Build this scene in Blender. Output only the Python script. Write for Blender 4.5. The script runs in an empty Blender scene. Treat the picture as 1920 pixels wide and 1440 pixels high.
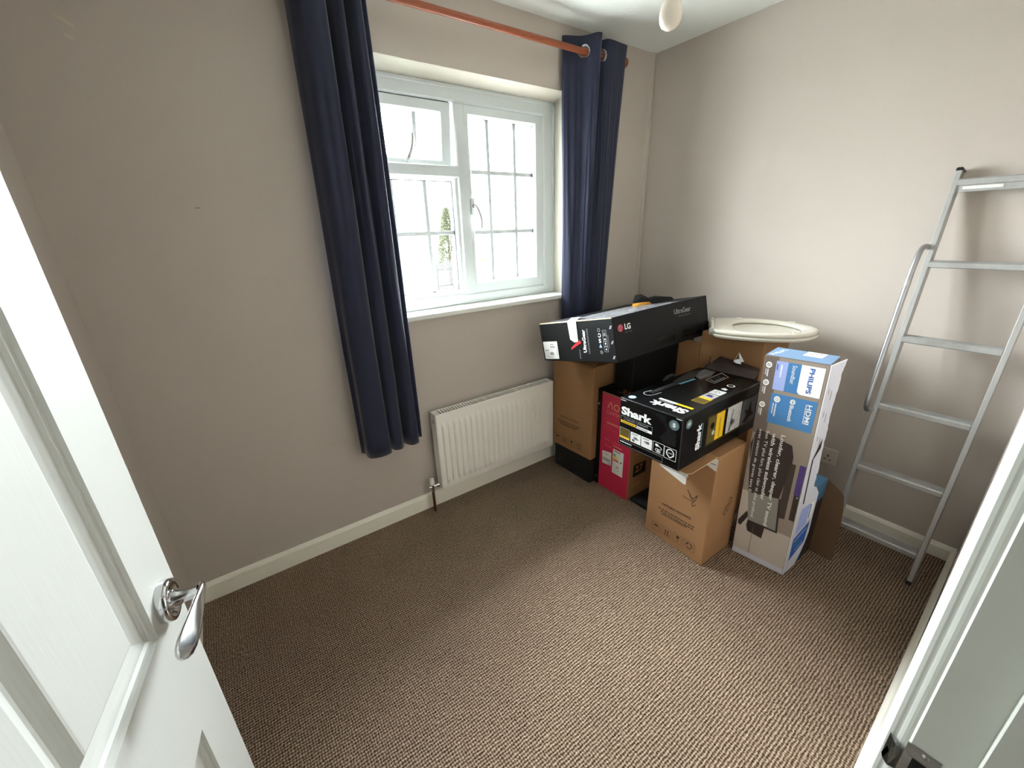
import bpy, bmesh, math, random
from mathutils import Vector, Matrix, Euler, noise
random.seed(7)
PI = math.pi
S = bpy.context.scene
COL = S.collection

# ------------------------------------------------------------------ camera
CAMP = Vector((0.374, -1.828, 1.427))
YAW, PITCH, ROLL, FPX = math.radians(34.777), math.radians(20.704), math.radians(-1.966), 761.37
fwd = Vector((math.sin(YAW) * math.cos(PITCH), math.cos(YAW) * math.cos(PITCH), -math.sin(PITCH)))
rgt = Vector((math.cos(YAW), -math.sin(YAW), 0))
upv = rgt.cross(fwd)
R_ = rgt * math.cos(ROLL) + upv * math.sin(ROLL)
U_ = upv * math.cos(ROLL) - rgt * math.sin(ROLL)
cd = bpy.data.cameras.new('camera')
cam = bpy.data.objects.new('camera', cd)
COL.objects.link(cam)
cd.sensor_fit = 'HORIZONTAL'
cd.sensor_width = 36
cd.lens = FPX / 1920 * 36
cd.clip_start = 0.02
cd.clip_end = 200
cam.matrix_world = Matrix(((R_.x, U_.x, -fwd.x, CAMP.x), (R_.y, U_.y, -fwd.y, CAMP.y), (R_.z, U_.z, -fwd.z, CAMP.z), (0, 0, 0, 1)))
S.camera = cam

# ------------------------------------------------------------------ sky, lights, exposure
w = bpy.data.worlds.new('overcast_sky')
S.world = w
w.use_nodes = True
nt = w.node_tree
bgn = nt.nodes['Background']
tc = nt.nodes.new('ShaderNodeTexCoord')
sx = nt.nodes.new('ShaderNodeSeparateXYZ')
cr = nt.nodes.new('ShaderNodeValToRGB')
nt.links.new(tc.outputs['Generated'], sx.inputs[0])
mr = nt.nodes.new('ShaderNodeMapRange')
mr.inputs[1].default_value = -1
mr.inputs[2].default_value = 1
nt.links.new(sx.outputs[2], mr.inputs[0])
nt.links.new(mr.outputs[0], cr.inputs[0])
cr.color_ramp.elements[0].position = 0.46
cr.color_ramp.elements[0].color = (0.72, 0.75, 0.79, 1)
cr.color_ramp.elements[1].position = 1.0
cr.color_ramp.elements[1].color = (0.85, 0.90, 0.97, 1)
bgn.inputs[1].default_value = 20.0
# the cloud is brightest around the hidden sun, high in front of the window
dot = nt.nodes.new('ShaderNodeVectorMath')
dot.operation = 'DOT_PRODUCT'
dot.inputs[1].default_value = Vector((0.55, 0.72, 0.40)).normalized()
nt.links.new(tc.outputs['Generated'], dot.inputs[0])
glow = nt.nodes.new('ShaderNodeMapRange')
glow.interpolation_type = 'SMOOTHSTEP'
glow.inputs[1].default_value = 0.0
glow.inputs[2].default_value = 1.0
glow.inputs[3].default_value = 0.5
glow.inputs[4].default_value = 1.55
nt.links.new(dot.outputs['Value'], glow.inputs[0])
skm = nt.nodes.new('ShaderNodeVectorMath')
skm.operation = 'SCALE'
nt.links.new(cr.outputs[0], skm.inputs[0])
nt.links.new(glow.outputs[0], skm.inputs['Scale'])
nt.links.new(skm.outputs[0], bgn.inputs[0])

pl = bpy.data.lights.new('window_portal', 'AREA')
pl.shape = 'RECTANGLE'
pl.size, pl.size_y = 1.16, 1.0
pl.cycles.is_portal = True
po = bpy.data.objects.new('window_portal', pl)
COL.objects.link(po)
po.location = (1.47, 0.26, 1.56)
po.rotation_euler = (-PI / 2, 0, 0)

S.view_settings.view_transform = 'Standard'
S.view_settings.look = 'None'
S.view_settings.exposure = 2.55
S.view_settings.gamma = 1.0
S.view_settings.use_curve_mapping = False


# ------------------------------------------------------------------ helpers: materials
def sr(r, g, b):
    f = lambda c: (c / 255 / 12.92) if c / 255 <= 0.04045 else ((c / 255 + 0.055) / 1.055) ** 2.4
    return (f(r), f(g), f(b), 1)


def mat(name, col, rough=0.6, metal=0.0, bump=0.0, bscale=80, var=0.0, vscale=6, spec=0.5, aniso=None, coat=0.0):
    m = bpy.data.materials.new(name)
    m.use_nodes = True
    n = m.node_tree
    b = n.nodes['Principled BSDF']
    b.inputs['Base Color'].default_value = col
    b.inputs['Roughness'].default_value = rough
    b.inputs['Metallic'].default_value = metal
    b.inputs['Specular IOR Level'].default_value = spec
    b.inputs['Coat Weight'].default_value = coat
    t = n.nodes.new('ShaderNodeTexCoord')
    src = t.outputs['Object']
    if aniso:
        mp = n.nodes.new('ShaderNodeMapping')
        mp.inputs['Scale'].default_value = aniso
        n.links.new(src, mp.inputs[0])
        src = mp.outputs[0]
    if var > 0:
        nz = n.nodes.new('ShaderNodeTexNoise')
        nz.inputs['Scale'].default_value = vscale
        nz.inputs['Detail'].default_value = 4
        n.links.new(src, nz.inputs['Vector'])
        mx = n.nodes.new('ShaderNodeMix')
        mx.data_type = 'RGBA'
        mx.inputs[6].default_value = tuple(c * (1 - var) for c in col[:3]) + (1,)
        mx.inputs[7].default_value = tuple(min(1, c * (1 + var)) for c in col[:3]) + (1,)
        n.links.new(nz.outputs[0], mx.inputs[0])
        n.links.new(mx.outputs[2], b.inputs['Base Color'])
    if bump > 0:
        nb = n.nodes.new('ShaderNodeTexNoise')
        nb.inputs['Scale'].default_value = bscale
        nb.inputs['Detail'].default_value = 3
        n.links.new(src, nb.inputs['Vector'])
        bp = n.nodes.new('ShaderNodeBump')
        bp.inputs['Strength'].default_value = bump
        bp.inputs['Distance'].default_value = 0.004
        n.links.new(nb.outputs[0], bp.inputs['Height'])
        n.links.new(bp.outputs[0], b.inputs['Normal'])
    return m


M = {}
M['wall'] = mat('taupe_wall_paint', sr(194, 184, 174), 0.75, bump=0.12, bscale=160, var=0.02, vscale=3)
M['wallwhite'] = mat('white_wall_paint', sr(192, 185, 170), 0.7, bump=0.08, bscale=140)
M['ceil'] = mat('white_ceiling_paint', sr(240, 242, 236), 0.8, bump=0.2, bscale=110)
M['gloss'] = mat('white_gloss_paint', sr(226, 228, 220), 0.5, bump=0.05, bscale=60)
M['skirt'] = mat('cream_skirting_paint', sr(244, 240, 226), 0.4, bump=0.05, bscale=60)
M['upvc'] = mat('white_upvc', sr(216, 222, 222), 0.3)
M['rubber'] = mat('black_gasket_rubber', sr(28, 28, 30), 0.6)
M['radw'] = mat('white_radiator_enamel', sr(242, 239, 230), 0.4)
M['dark'] = mat('cavity_shade_paint', sr(25, 23, 21), 0.9)  # flat dark colour standing in for shade inside slots and holes
M['chrome'] = mat('polished_chrome', (0.62, 0.62, 0.63, 1), 0.12, 1.0)
M['brushed'] = mat('satin_nickel', (0.55, 0.54, 0.52, 1), 0.3, 1.0, bump=0.05, bscale=300)
M['steel'] = mat('worn_strike_steel', (0.40, 0.39, 0.37, 1), 0.38, 1.0, bump=0.2, bscale=120, var=0.3, vscale=40)
M['alu'] = mat('dull_aluminium', (0.45, 0.45, 0.435, 1), 0.5, 0.65, bump=0.1, bscale=200, var=0.12, vscale=14, aniso=(4, 4, 0.6))
M['alutube'] = mat('grey_aluminium_tube', (0.42, 0.42, 0.43, 1), 0.35, 0.9, var=0.1, vscale=12)
M['copper'] = mat('brown_copper_pipe', sr(92, 52, 32), 0.45, 0.6, var=0.2, vscale=30)
M['rodwood'] = mat('orange_brown_wood', sr(142, 74, 44), 0.38, bump=0.1, bscale=40, var=0.2, vscale=12, aniso=(1, 14, 14))
M['card'] = mat('brown_cardboard', sr(158, 117, 78), 0.8, bump=0.15, bscale=60, var=0.06, vscale=9)
M['carddark'] = mat('shaded_inner_cardboard', sr(100, 76, 54), 0.85, bump=0.15, bscale=60, var=0.1, vscale=9)  # inner board, darkened to carry the sound bar carton's shadow on the flap
M['cardedge'] = mat('torn_cardboard_edge', sr(206, 176, 138), 0.9, bump=0.3, bscale=200)
M['plaster'] = mat('bare_plaster', sr(206, 194, 176), 0.9)
M['ink'] = mat('black_print_ink', sr(52, 38, 28), 0.8)
M['blackbox'] = mat('black_printed_board', sr(15, 15, 16), 0.5, bump=0.05, bscale=30, var=0.12, vscale=5, spec=0.22)
M['blackgloss'] = mat('glossy_black_board', sr(11, 11, 12), 0.25, bump=0.04, bscale=14, var=0.1, vscale=5, spec=0.35)
M['blackmatt'] = mat('matt_black_board', sr(9, 9, 9), 0.7)
M['charcoal'] = mat('charcoal_print', sr(48, 48, 50), 0.35, var=0.45, vscale=16)
M['white'] = mat('white_print', sr(236, 236, 234), 0.5)
M['paper'] = mat('white_paper_label', sr(226, 224, 218), 0.6)
M['greyp'] = mat('grey_print', sr(150, 150, 152), 0.5)
M['midgrey'] = mat('mid_grey_print', sr(96, 96, 98), 0.5)
M['photo'] = mat('pale_product_photo_print', sr(190, 188, 184), 0.5, var=0.5, vscale=60)
M['yellow'] = mat('yellow_print', sr(236, 190, 32), 0.45)
M['amber'] = mat('amber_print', sr(206, 146, 48), 0.5)
M['gold'] = mat('olive_gold_print', sr(92, 78, 30), 0.45, var=0.3, vscale=50)
M['tape'] = mat('clear_white_tape', sr(214, 222, 216), 0.28, bump=0.3, bscale=60)
M['film'] = mat('crinkled_clear_tape', sr(104, 104, 106), 0.16, bump=0.9, bscale=26, var=0.35, vscale=22)
M['redlogo'] = mat('crimson_print', sr(190, 30, 60), 0.4)
M['redV'] = mat('bright_red_print', sr(226, 52, 58), 0.4)
M['aocred'] = mat('raspberry_red_board', sr(196, 42, 74), 0.42, var=0.04, vscale=5)
M['aocprint'] = mat('tan_print', sr(222, 152, 110), 0.5)
M['aocfaint'] = mat('faint_pink_print', sr(212, 82, 96), 0.5)
M['orange'] = mat('orange_print', sr(206, 130, 62), 0.5)
M['el_g'] = mat('energy_green', sr(70, 160, 80), 0.5)
M['el_y'] = mat('energy_yellow', sr(232, 206, 60), 0.5)
M['el_o'] = mat('energy_orange', sr(228, 140, 50), 0.5)
M['el_r'] = mat('energy_red', sr(204, 60, 50), 0.5)
M['teal'] = mat('grey_teal_badge', sr(112, 132, 136), 0.4)
M['paleblue'] = mat('pale_blue_badge', sr(150, 186, 206), 0.4)
M['skyblue'] = mat('sky_blue_print', sr(96, 150, 176), 0.4)
M['sbtaupe'] = mat('taupe_room_print', sr(150, 138, 126), 0.38, var=0.08, vscale=5)
M['sblow'] = mat('pale_taupe_print', sr(192, 182, 172), 0.38, var=0.06, vscale=8)
M['sbside'] = mat('pale_lilac_board', sr(206, 206, 216), 0.45, var=0.04, vscale=10)
M['sbbrown'] = mat('brown_grey_print', sr(110, 98, 90), 0.38)
M['sbdark'] = mat('dark_brown_print', sr(52, 42, 40), 0.35)
M['sbdark2'] = mat('deep_brown_print', sr(66, 56, 52), 0.35)
M['sbgrey'] = mat('screen_grey_print', sr(140, 138, 132), 0.35)
M['sbblue'] = mat('cornflower_blue_print', sr(72, 128, 182), 0.35)
M['sblilac'] = mat('lilac_print', sr(160, 176, 226), 0.35)
M['sbviolet'] = mat('violet_screen_print', sr(80, 62, 130), 0.3, var=0.4, vscale=18)
M['sbtop'] = mat('powder_blue_board', sr(112, 146, 182), 0.4)
M['philblue'] = mat('brand_blue_print', sr(40, 92, 172), 0.4)
M['boxblue'] = mat('steel_blue_board', sr(70, 120, 158), 0.4)
M['seat'] = mat('white_toilet_plastic', sr(226, 222, 208), 0.22, coat=0.2)
M['bulb'] = mat('opal_bulb_glass', sr(232, 222, 208), 0.25)
M['socket'] = mat('white_socket_plastic', sr(206, 200, 188), 0.35)
M['plastic'] = mat('black_plastic', sr(24, 24, 26), 0.4)
M['greyplastic'] = mat('grey_plastic', sr(150, 150, 148), 0.35)
M['wrap'] = mat('white_plastic_wrap', sr(206, 212, 218), 0.3)
M['ground'] = mat('pale_concrete', sr(140, 138, 134), 0.9, bump=0.2, bscale=4)
M['render'] = mat('white_house_render', sr(236, 234, 228), 0.9)
M['rooftile'] = mat('sandy_roof_tile', sr(176, 150, 120), 0.9)
M['fence'] = mat('dark_timber_fence', sr(24, 23, 23), 0.9)
M['bark'] = mat('tree_bark', sr(44, 32, 22), 0.9)
M['needle'] = mat('conifer_green', sr(38, 42, 15), 0.9, var=0.4, vscale=3)
M['shed'] = mat('brown_timber', sr(60, 40, 28), 0.9)


def curtain_mat():
    m = mat('navy_curtain_cotton', sr(34, 38, 62), 0.8)
    n = m.node_tree
    b = n.nodes['Principled BSDF']
    b.inputs['Sheen Weight'].default_value = 0.35
    b.inputs['Sheen Roughness'].default_value = 0.4
    t = n.nodes.new('ShaderNodeTexCoord')
    wv = n.nodes.new('ShaderNodeTexNoise')
    wv.inputs['Scale'].default_value = 500
    n.links.new(t.outputs['Object'], wv.inputs['Vector'])
    bp = n.nodes.new('ShaderNodeBump')
    bp.inputs['Strength'].default_value = 0.1
    bp.inputs['Distance'].default_value = 0.002
    n.links.new(wv.outputs[0], bp.inputs['Height'])
    n.links.new(bp.outputs[0], b.inputs['Normal'])
    tr = n.nodes.new('ShaderNodeBsdfTranslucent')
    tr.inputs[0].default_value = sr(46, 52, 84)
    mx = n.nodes.new('ShaderNodeMixShader')
    mx.inputs[0].default_value = 0.12
    n.links.new(b.outputs[0], mx.inputs[1])
    n.links.new(tr.outputs[0], mx.inputs[2])
    n.links.new(mx.outputs[0], n.nodes['Material Output'].inputs[0])
    return m


M['curtain'] = curtain_mat()


def glass_mat():
    m = bpy.data.materials.new('clear_window_glass')
    m.use_nodes = True
    n = m.node_tree
    n.nodes.remove(n.nodes['Principled BSDF'])
    a = n.nodes.new('ShaderNodeBsdfTransparent')
    a.inputs[0].default_value = (0.93, 0.95, 0.94, 1)
    g = n.nodes.new('ShaderNodeBsdfGlossy')
    g.inputs['Roughness'].default_value = 0.02
    lw = n.nodes.new('ShaderNodeLayerWeight')
    lw.inputs[0].default_value = 0.5
    pw = n.nodes.new('ShaderNodeMath')
    pw.operation = 'POWER'
    pw.inputs[1].default_value = 5.0
    n.links.new(lw.outputs['Facing'], pw.inputs[0])
    f = n.nodes.new('ShaderNodeMath')
    f.operation = 'MULTIPLY_ADD'
    f.inputs[1].default_value = 0.9
    f.inputs[2].default_value = 0.035
    n.links.new(pw.outputs[0], f.inputs[0])
    mx = n.nodes.new('ShaderNodeMixShader')
    n.links.new(f.outputs[0], mx.inputs[0])
    n.links.new(a.outputs[0], mx.inputs[1])
    n.links.new(g.outputs[0], mx.inputs[2])
    n.links.new(mx.outputs[0], n.nodes['Material Output'].inputs[0])
    return m


M['glass'] = glass_mat()


def carpet_mat():
    m = bpy.data.materials.new('brown_ribbed_loop_carpet')
    m.use_nodes = True
    n = m.node_tree
    L = n.links.new
    b = n.nodes['Principled BSDF']
    b.inputs['Roughness'].default_value = 0.95
    b.inputs['Specular IOR Level'].default_value = 0.1
    t = n.nodes.new('ShaderNodeTexCoord')
    sp = n.nodes.new('ShaderNodeSeparateXYZ')
    dn = n.nodes.new('ShaderNodeTexNoise')
    dn.inputs['Scale'].default_value = 60
    dn.inputs['Detail'].default_value = 2
    L(t.outputs['Object'], dn.inputs['Vector'])
    dm = n.nodes.new('ShaderNodeVectorMath')
    dm.operation = 'MULTIPLY_ADD'
    dm.inputs[1].default_value = (0.010, 0.0075, 0)
    L(dn.outputs[1], dm.inputs[0])
    L(t.outputs['Object'], dm.inputs[2])
    L(dm.outputs[0], sp.inputs[0])

    def sine(sock, per, ph=None):
        k = n.nodes.new('ShaderNodeMath')
        k.operation = 'MULTIPLY'
        k.inputs[1].default_value = 2 * PI / per
        L(sock, k.inputs[0])
        o = k.outputs[0]
        if ph is not None:
            a2 = n.nodes.new('ShaderNodeMath')
            a2.operation = 'ADD'
            L(o, a2.inputs[0])
            L(ph, a2.inputs[1])
            o = a2.outputs[0]
        s2 = n.nodes.new('ShaderNodeMath')
        s2.operation = 'SINE'
        L(o, s2.inputs[0])
        h = n.nodes.new('ShaderNodeMath')
        h.operation = 'MULTIPLY_ADD'
        h.inputs[1].default_value = 0.5
        h.inputs[2].default_value = 0.5
        L(s2.outputs[0], h.inputs[0])
        return h.outputs[0]

    rib = sine(sp.outputs[1], 0.0095)
    loop = sine(sp.outputs[0], 0.0080)
    hgt = n.nodes.new('ShaderNodeMath')
    hgt.operation = 'MULTIPLY_ADD'
    hgt.inputs[1].default_value = 0.55
    L(loop, hgt.inputs[0])
    L(rib, hgt.inputs[2])
    nz = n.nodes.new('ShaderNodeTexNoise')
    nz.inputs['Scale'].default_value = 150
    nz.inputs['Detail'].default_value = 3
    L(t.outputs['Object'], nz.inputs['Vector'])
    h2 = n.nodes.new('ShaderNodeMath')
    h2.operation = 'MULTIPLY_ADD'
    h2.inputs[1].default_value = 1.9
    L(nz.outputs[0], h2.inputs[0])
    L(hgt.outputs[0], h2.inputs[2])
    rp = n.nodes.new('ShaderNodeValToRGB')
    e = rp.color_ramp.elements
    e[0].position = 0.30
    e[0].color = sr(60, 42, 31)
    e[1].position = 0.85
    e[1].color = sr(196, 174, 151)
    e2 = rp.color_ramp.elements.new(0.55)
    e2.color = sr(136, 113, 94)
    dv = n.nodes.new('ShaderNodeMath')
    dv.operation = 'MULTIPLY'
    dv.inputs[1].default_value = 0.34
    L(h2.outputs[0], dv.inputs[0])
    L(dv.outputs[0], rp.inputs[0])
    big = n.nodes.new('ShaderNodeTexNoise')
    big.inputs['Scale'].default_value = 2.2
    L(t.outputs['Object'], big.inputs['Vector'])
    hs = n.nodes.new('ShaderNodeMapRange')
    hs.inputs[1].default_value = 0.3
    hs.inputs[2].default_value = 0.7
    hs.inputs[3].default_value = 0.92
    hs.inputs[4].default_value = 1.06
    L(big.outputs[0], hs.inputs[0])
    vm = n.nodes.new('ShaderNodeVectorMath')
    vm.operation = 'SCALE'
    L(rp.outputs[0], vm.inputs[0])
    L(hs.outputs[0], vm.inputs['Scale'])
    L(vm.outputs[0], b.inputs['Base Color'])
    bp = n.nodes.new('ShaderNodeBump')
    bp.inputs['Strength'].default_value = 0.9
    bp.inputs['Distance'].default_value = 0.004
    L(h2.outputs[0], bp.inputs['Height'])
    L(bp.outputs[0], b.inputs['Normal'])
    return m


M['carpet'] = carpet_mat()


def door_mat():
    m = mat('white_grained_door_paint', sr(201, 202, 196), 0.42)
    n = m.node_tree
    b = n.nodes['Principled BSDF']
    t = n.nodes.new('ShaderNodeTexCoord')
    mp = n.nodes.new('ShaderNodeMapping')
    mp.inputs['Scale'].default_value = (60, 60, 1.6)
    n.links.new(t.outputs['Object'], mp.inputs[0])
    nz = n.nodes.new('ShaderNodeTexNoise')
    nz.inputs['Scale'].default_value = 3.2
    nz.inputs['Detail'].default_value = 3
    nz.inputs['Distortion'].default_value = 0.5
    n.links.new(mp.outputs[0], nz.inputs['Vector'])
    bp = n.nodes.new('ShaderNodeBump')
    bp.inputs['Strength'].default_value = 0.13
    bp.inputs['Distance'].default_value = 0.002
    n.links.new(nz.outputs[0], bp.inputs['Height'])
    n.links.new(bp.outputs[0], b.inputs['Normal'])
    return m


M['door'] = door_mat()


# ------------------------------------------------------------------ helpers: meshes
class MB:
    """collects geometry with per-face materials and links it as one mesh object"""

    def __init__(s):
        s.v, s.f, s.m, s.mats, s.sm = [], [], [], [], []

    def mi(s, m):
        if m not in s.mats:
            s.mats.append(m)
        return s.mats.index(m)

    def add(s, vs, fs, m, smooth=False):
        o = len(s.v)
        s.v += [tuple(v) for v in vs]
        k = s.mi(m)
        for f in fs:
            s.f.append([i + o for i in f])
            s.m.append(k)
            s.sm.append(smooth)

    def box(s, a, b, m, bev=0.0, mtx=None, seg=1):
        bm = bmesh.new()
        bmesh.ops.create_cube(bm, size=1)
        a, b = Vector(a), Vector(b)
        for v in bm.verts:
            v.co = Vector([a[i] + (v.co[i] + .5) * (b[i] - a[i]) for i in range(3)])
        if bev > 0:
            bmesh.ops.bevel(bm, geom=bm.edges[:] , offset=bev, segments=seg, affect='EDGES', profile=0.5)
        if mtx is not None:
            bmesh.ops.transform(bm, matrix=mtx, verts=bm.verts)
        s.bm(bm, m)

    def bm(s, bm, m, smooth=False):
        bm.verts.index_update()
        s.add([v.co.copy() for v in bm.verts], [[v.index for v in f.verts] for f in bm.faces], m, smooth)
        bm.free()

    def prism(s, poly, z0, z1, m, axis=2):
        """extrude a 2-D polygon (counter-clockwise) along an axis"""
        def p3(p, z):
            if axis == 2:
                return (p[0], p[1], z)
            if axis == 0:
                return (z, p[0], p[1])
            return (p[0], z, p[1])
        n = len(poly)
        vs = [p3(p, z0) for p in poly] + [p3(p, z1) for p in poly]
        fs = [[i, (i + 1) % n, n + (i + 1) % n, n + i] for i in range(n)]
        fs += [list(range(n))[::-1], list(range(n, 2 * n))]
        s.add(vs, fs, m)

    def tube(s, pts, r, m, n=12, caps=True):
        pts = [Vector(p) for p in pts]
        rings = []
        rr = r if isinstance(r, (list, tuple)) else [r] * len(pts)
        ref = None
        for i, p in enumerate(pts):
            d = (pts[min(i + 1, len(pts) - 1)] - pts[max(i - 1, 0)]).normalized()
            if ref is None:
                ref = d.orthogonal().normalized()
            ref = (ref - d * ref.dot(d)).normalized()
            q = d.cross(ref)
            rings.append([p + (ref * math.cos(2 * PI * k / n) + q * math.sin(2 * PI * k / n)) * rr[i] for k in range(n)])
        vs = [v for r_ in rings for v in r_]
        fs = [[i * n + k, i * n + (k + 1) % n, (i + 1) * n + (k + 1) % n, (i + 1) * n + k] for i in range(len(pts) - 1) for k in range(n)]
        s.add(vs, fs, m, True)
        if caps:
            o = len(s.v)
            s.add(rings[0], [list(range(n))[::-1]], m)
            s.add(rings[-1], [list(range(n))], m)

    def lathe(s, prof, m, mtx=None, n=24):
        """prof: (radius, z) list revolved about z"""
        mtx = mtx or Matrix.Identity(4)
        vs = [mtx @ Vector((r * math.cos(2 * PI * k / n), r * math.sin(2 * PI * k / n), z)) for r, z in prof for k in range(n)]
        fs = [[i * n + k, i * n + (k + 1) % n, (i + 1) * n + (k + 1) % n, (i + 1) * n + k] for i in range(len(prof) - 1) for k in range(n)]
        s.add(vs, fs, m, True)

    def build(s, name, parent=None, solid=0.0, fix=True):
        me = bpy.data.meshes.new(name)
        me.from_pydata(s.v, [], s.f)
        for k in s.mats:
            me.materials.append(M[k])
        me.polygons.foreach_set('material_index', s.m)
        me.polygons.foreach_set('use_smooth', s.sm)
        me.update()
        o = bpy.data.objects.new(name, me)
        COL.objects.link(o)
        if parent is not None:
            o.parent = parent
        return o


def tag(o, label, cat, group=None):
    o['label'] = label
    o['category'] = cat
    if group:
        o['group'] = group
    return o


def structure(o, label=None):
    o['kind'] = 'structure'
    return o


def empty(name, loc=(0, 0, 0), eul=(0, 0, 0)):
    o = bpy.data.objects.new(name, None)
    o.empty_display_size = 0.05
    COL.objects.link(o)
    o.location = loc
    o.rotation_euler = eul
    return o


def catmull(pts, n, closed=False):
    P = [Vector(p) for p in pts]
    out = []
    N = len(P)
    segs = N if closed else N - 1
    for i in range(segs):
        p0 = P[(i - 1) % N] if closed or i > 0 else P[0]
        p1, p2 = P[i], P[(i + 1) % N]
        p3 = P[(i + 2) % N] if closed or i + 2 < N else P[-1]
        for k in range(n):
            t = k / n
            out.append(0.5 * ((2 * p1) + (-p0 + p2) * t + (2 * p0 - 5 * p1 + 4 * p2 - p3) * t * t + (-p0 + 3 * p1 - 3 * p2 + p3) * t ** 3))
    if not closed:
        out.append(P[-1])
    return out


# --- lettering: flat glyph geometry normalised to the unit square
_tc = {}


def glyphs(body, bold=0.0, shear=0.0):
    k = (body, bold, shear)
    if k in _tc:
        return _tc[k]
    c = bpy.data.curves.new('glyph_source', 'FONT')
    c.body = body
    c.offset = bold
    c.shear = shear
    c.resolution_u = 3
    o = bpy.data.objects.new('glyph_source', c)
    me = bpy.data.meshes.new_from_object(o)
    vs = [(v.co.x, v.co.y) for v in me.vertices]
    fs = [list(p.vertices) for p in me.polygons]
    bpy.data.objects.remove(o)
    bpy.data.curves.remove(c)
    bpy.data.meshes.remove(me)
    x0, x1 = min(v[0] for v in vs), max(v[0] for v in vs)
    y0, y1 = min(v[1] for v in vs), max(v[1] for v in vs)
    vs = [((x - x0) / (x1 - x0), (y - y0) / (y1 - y0)) for x, y in vs]
    _tc[k] = (vs, fs)
    return _tc[k]


class Face:
    """prints flat ink on one face of a box: a, b are the two in-face coordinates of the local frame"""

    def __init__(s, mb, ax, val, sgn):
        s.mb, s.ax, s.val, s.sgn, s.layer = mb, ax, val, sgn, 1

    def p(s, a, b, l):
        d = s.val + s.sgn * (0.0004 + 0.00025 * l)
        if s.ax == 0:
            return Vector((d, a, b))
        if s.ax == 1:
            return Vector((a, d, b))
        return Vector((a, b, d))

    def orient(s, vs, fs, m):
        nrm = Vector([s.sgn if i == s.ax else 0 for i in range(3)])
        out = []
        for f in fs:
            a, b, c = vs[f[0]], vs[f[1]], vs[f[2]]
            out.append(f if (b - a).cross(c - a).dot(nrm) > 0 else f[::-1])
        s.mb.add(vs, out, m)

    def poly(s, pts, m, l=1):
        vs = [s.p(a, b, l) for a, b in pts]
        s.orient(vs, [list(range(len(vs)))], m)

    def rect(s, a0, b0, a1, b1, m, l=1):
        s.poly([(a0, b0), (a1, b0), (a1, b1), (a0, b1)], m, l)

    def disc(s, a, b, r, m, l=1, n=20, rb=None):
        rb = rb or r
        s.poly([(a + r * math.cos(2 * PI * k / n), b + rb * math.sin(2 * PI * k / n)) for k in range(n)], m, l)

    def ring(s, a, b, r, wd, m, l=1, n=20, a0=0, a1=2 * PI):
        for k in range(n):
            t0, t1 = a0 + (a1 - a0) * k / n, a0 + (a1 - a0) * (k + 1) / n
            s.poly([(a + r * math.cos(t0), b + r * math.sin(t0)), (a + r * math.cos(t1), b + r * math.sin(t1)),
                    (a + (r - wd) * math.cos(t1), b + (r - wd) * math.sin(t1)), (a + (r - wd) * math.cos(t0), b + (r - wd) * math.sin(t0))], m, l)

    def line(s, pts, wd, m, l=1):
        for (a0, b0), (a1, b1) in zip(pts[:-1], pts[1:]):
            d = math.hypot(a1 - a0, b1 - b0)
            if d < 1e-6:
                continue
            na, nb = -(b1 - b0) / d * wd / 2, (a1 - a0) / d * wd / 2
            s.poly([(a0 + na, b0 + nb), (a1 + na, b1 + nb), (a1 - na, b1 - nb), (a0 - na, b0 - nb)], m, l)

    def frame(s, a0, b0, a1, b1, wd, m, l=1):
        s.line([(a0, b0), (a1, b0), (a1, b1), (a0, b1), (a0, b0)], wd, m, l)

    def text(s, body, org, rd, up, m, bold=0.0, l=2, shear=0.0):
        """org: lower-left of the word, rd: vector along the word (its full length), up: vector of its height"""
        vs, fs = glyphs(body, bold, shear)
        P = [s.p(org[0] + x * rd[0] + y * up[0], org[1] + x * rd[1] + y * up[1], l) for x, y in vs]
        s.orient(P, fs, m)

    def dashes(s, org, rd, up, m, seed=1, l=2):
        """a line of print too small to read: broken bars"""
        rnd = random.Random(seed)
        x = 0.0
        while x < 1:
            wd = rnd.uniform(0.03, 0.09)
            x1 = min(1, x + wd)
            q = [(x, 0), (x1, 0), (x1, 1), (x, 1)]
            s.poly([(org[0] + a * rd[0] + b * up[0], org[1] + a * rd[1] + b * up[1]) for a, b in q], m, l)
            x = x1 + rnd.uniform(0.012, 0.03)


# ------------------------------------------------------------------ room shell
W, H = 2.727, 2.35
mb = MB()
mb.box((-0.15, -1.9, -0.12), (W + 0.15, 0.0, 0.0), 'carpet')
structure(mb.build('floor'))
mb = MB()
mb.box((-0.15, -1.97, H), (W + 0.15, 0.27, H + 0.12), 'ceil')
structure(mb.build('ceiling'))

# back wall with the window opening
HX0, HX1, HZ0 = 0.888, 2.047, 1.04
mb = MB()
mb.box((-0.15, 0, -0.12), (HX0, 0.27, H), 'wall')
mb.box((HX1, 0, -0.12), (W + 0.15, 0.27, H), 'wall')
mb.box((HX0, 0, -0.12), (HX1, 0.27, HZ0), 'wall')
mb.prism([(0, 2.077), (0.11, 2.047), (0.27, 2.04), (0.27, H), (0, H)], HX0, HX1, 'wall', axis=0)
# white painted reveal skins
mb.box((HX1 - 0.0015, 0.001, HZ0), (HX1, 0.1, 2.05), 'wallwhite')
mb.box((HX0, 0.001, HZ0), (HX0 + 0.0015, 0.1, 2.05), 'wallwhite')
mb.add([(HX0, 0.001, 2.0757), (HX1, 0.001, 2.0757), (HX1, 0.11, 2.0457), (HX0, 0.11, 2.0457)], [[0, 3, 2, 1]], 'wallwhite')
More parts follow.
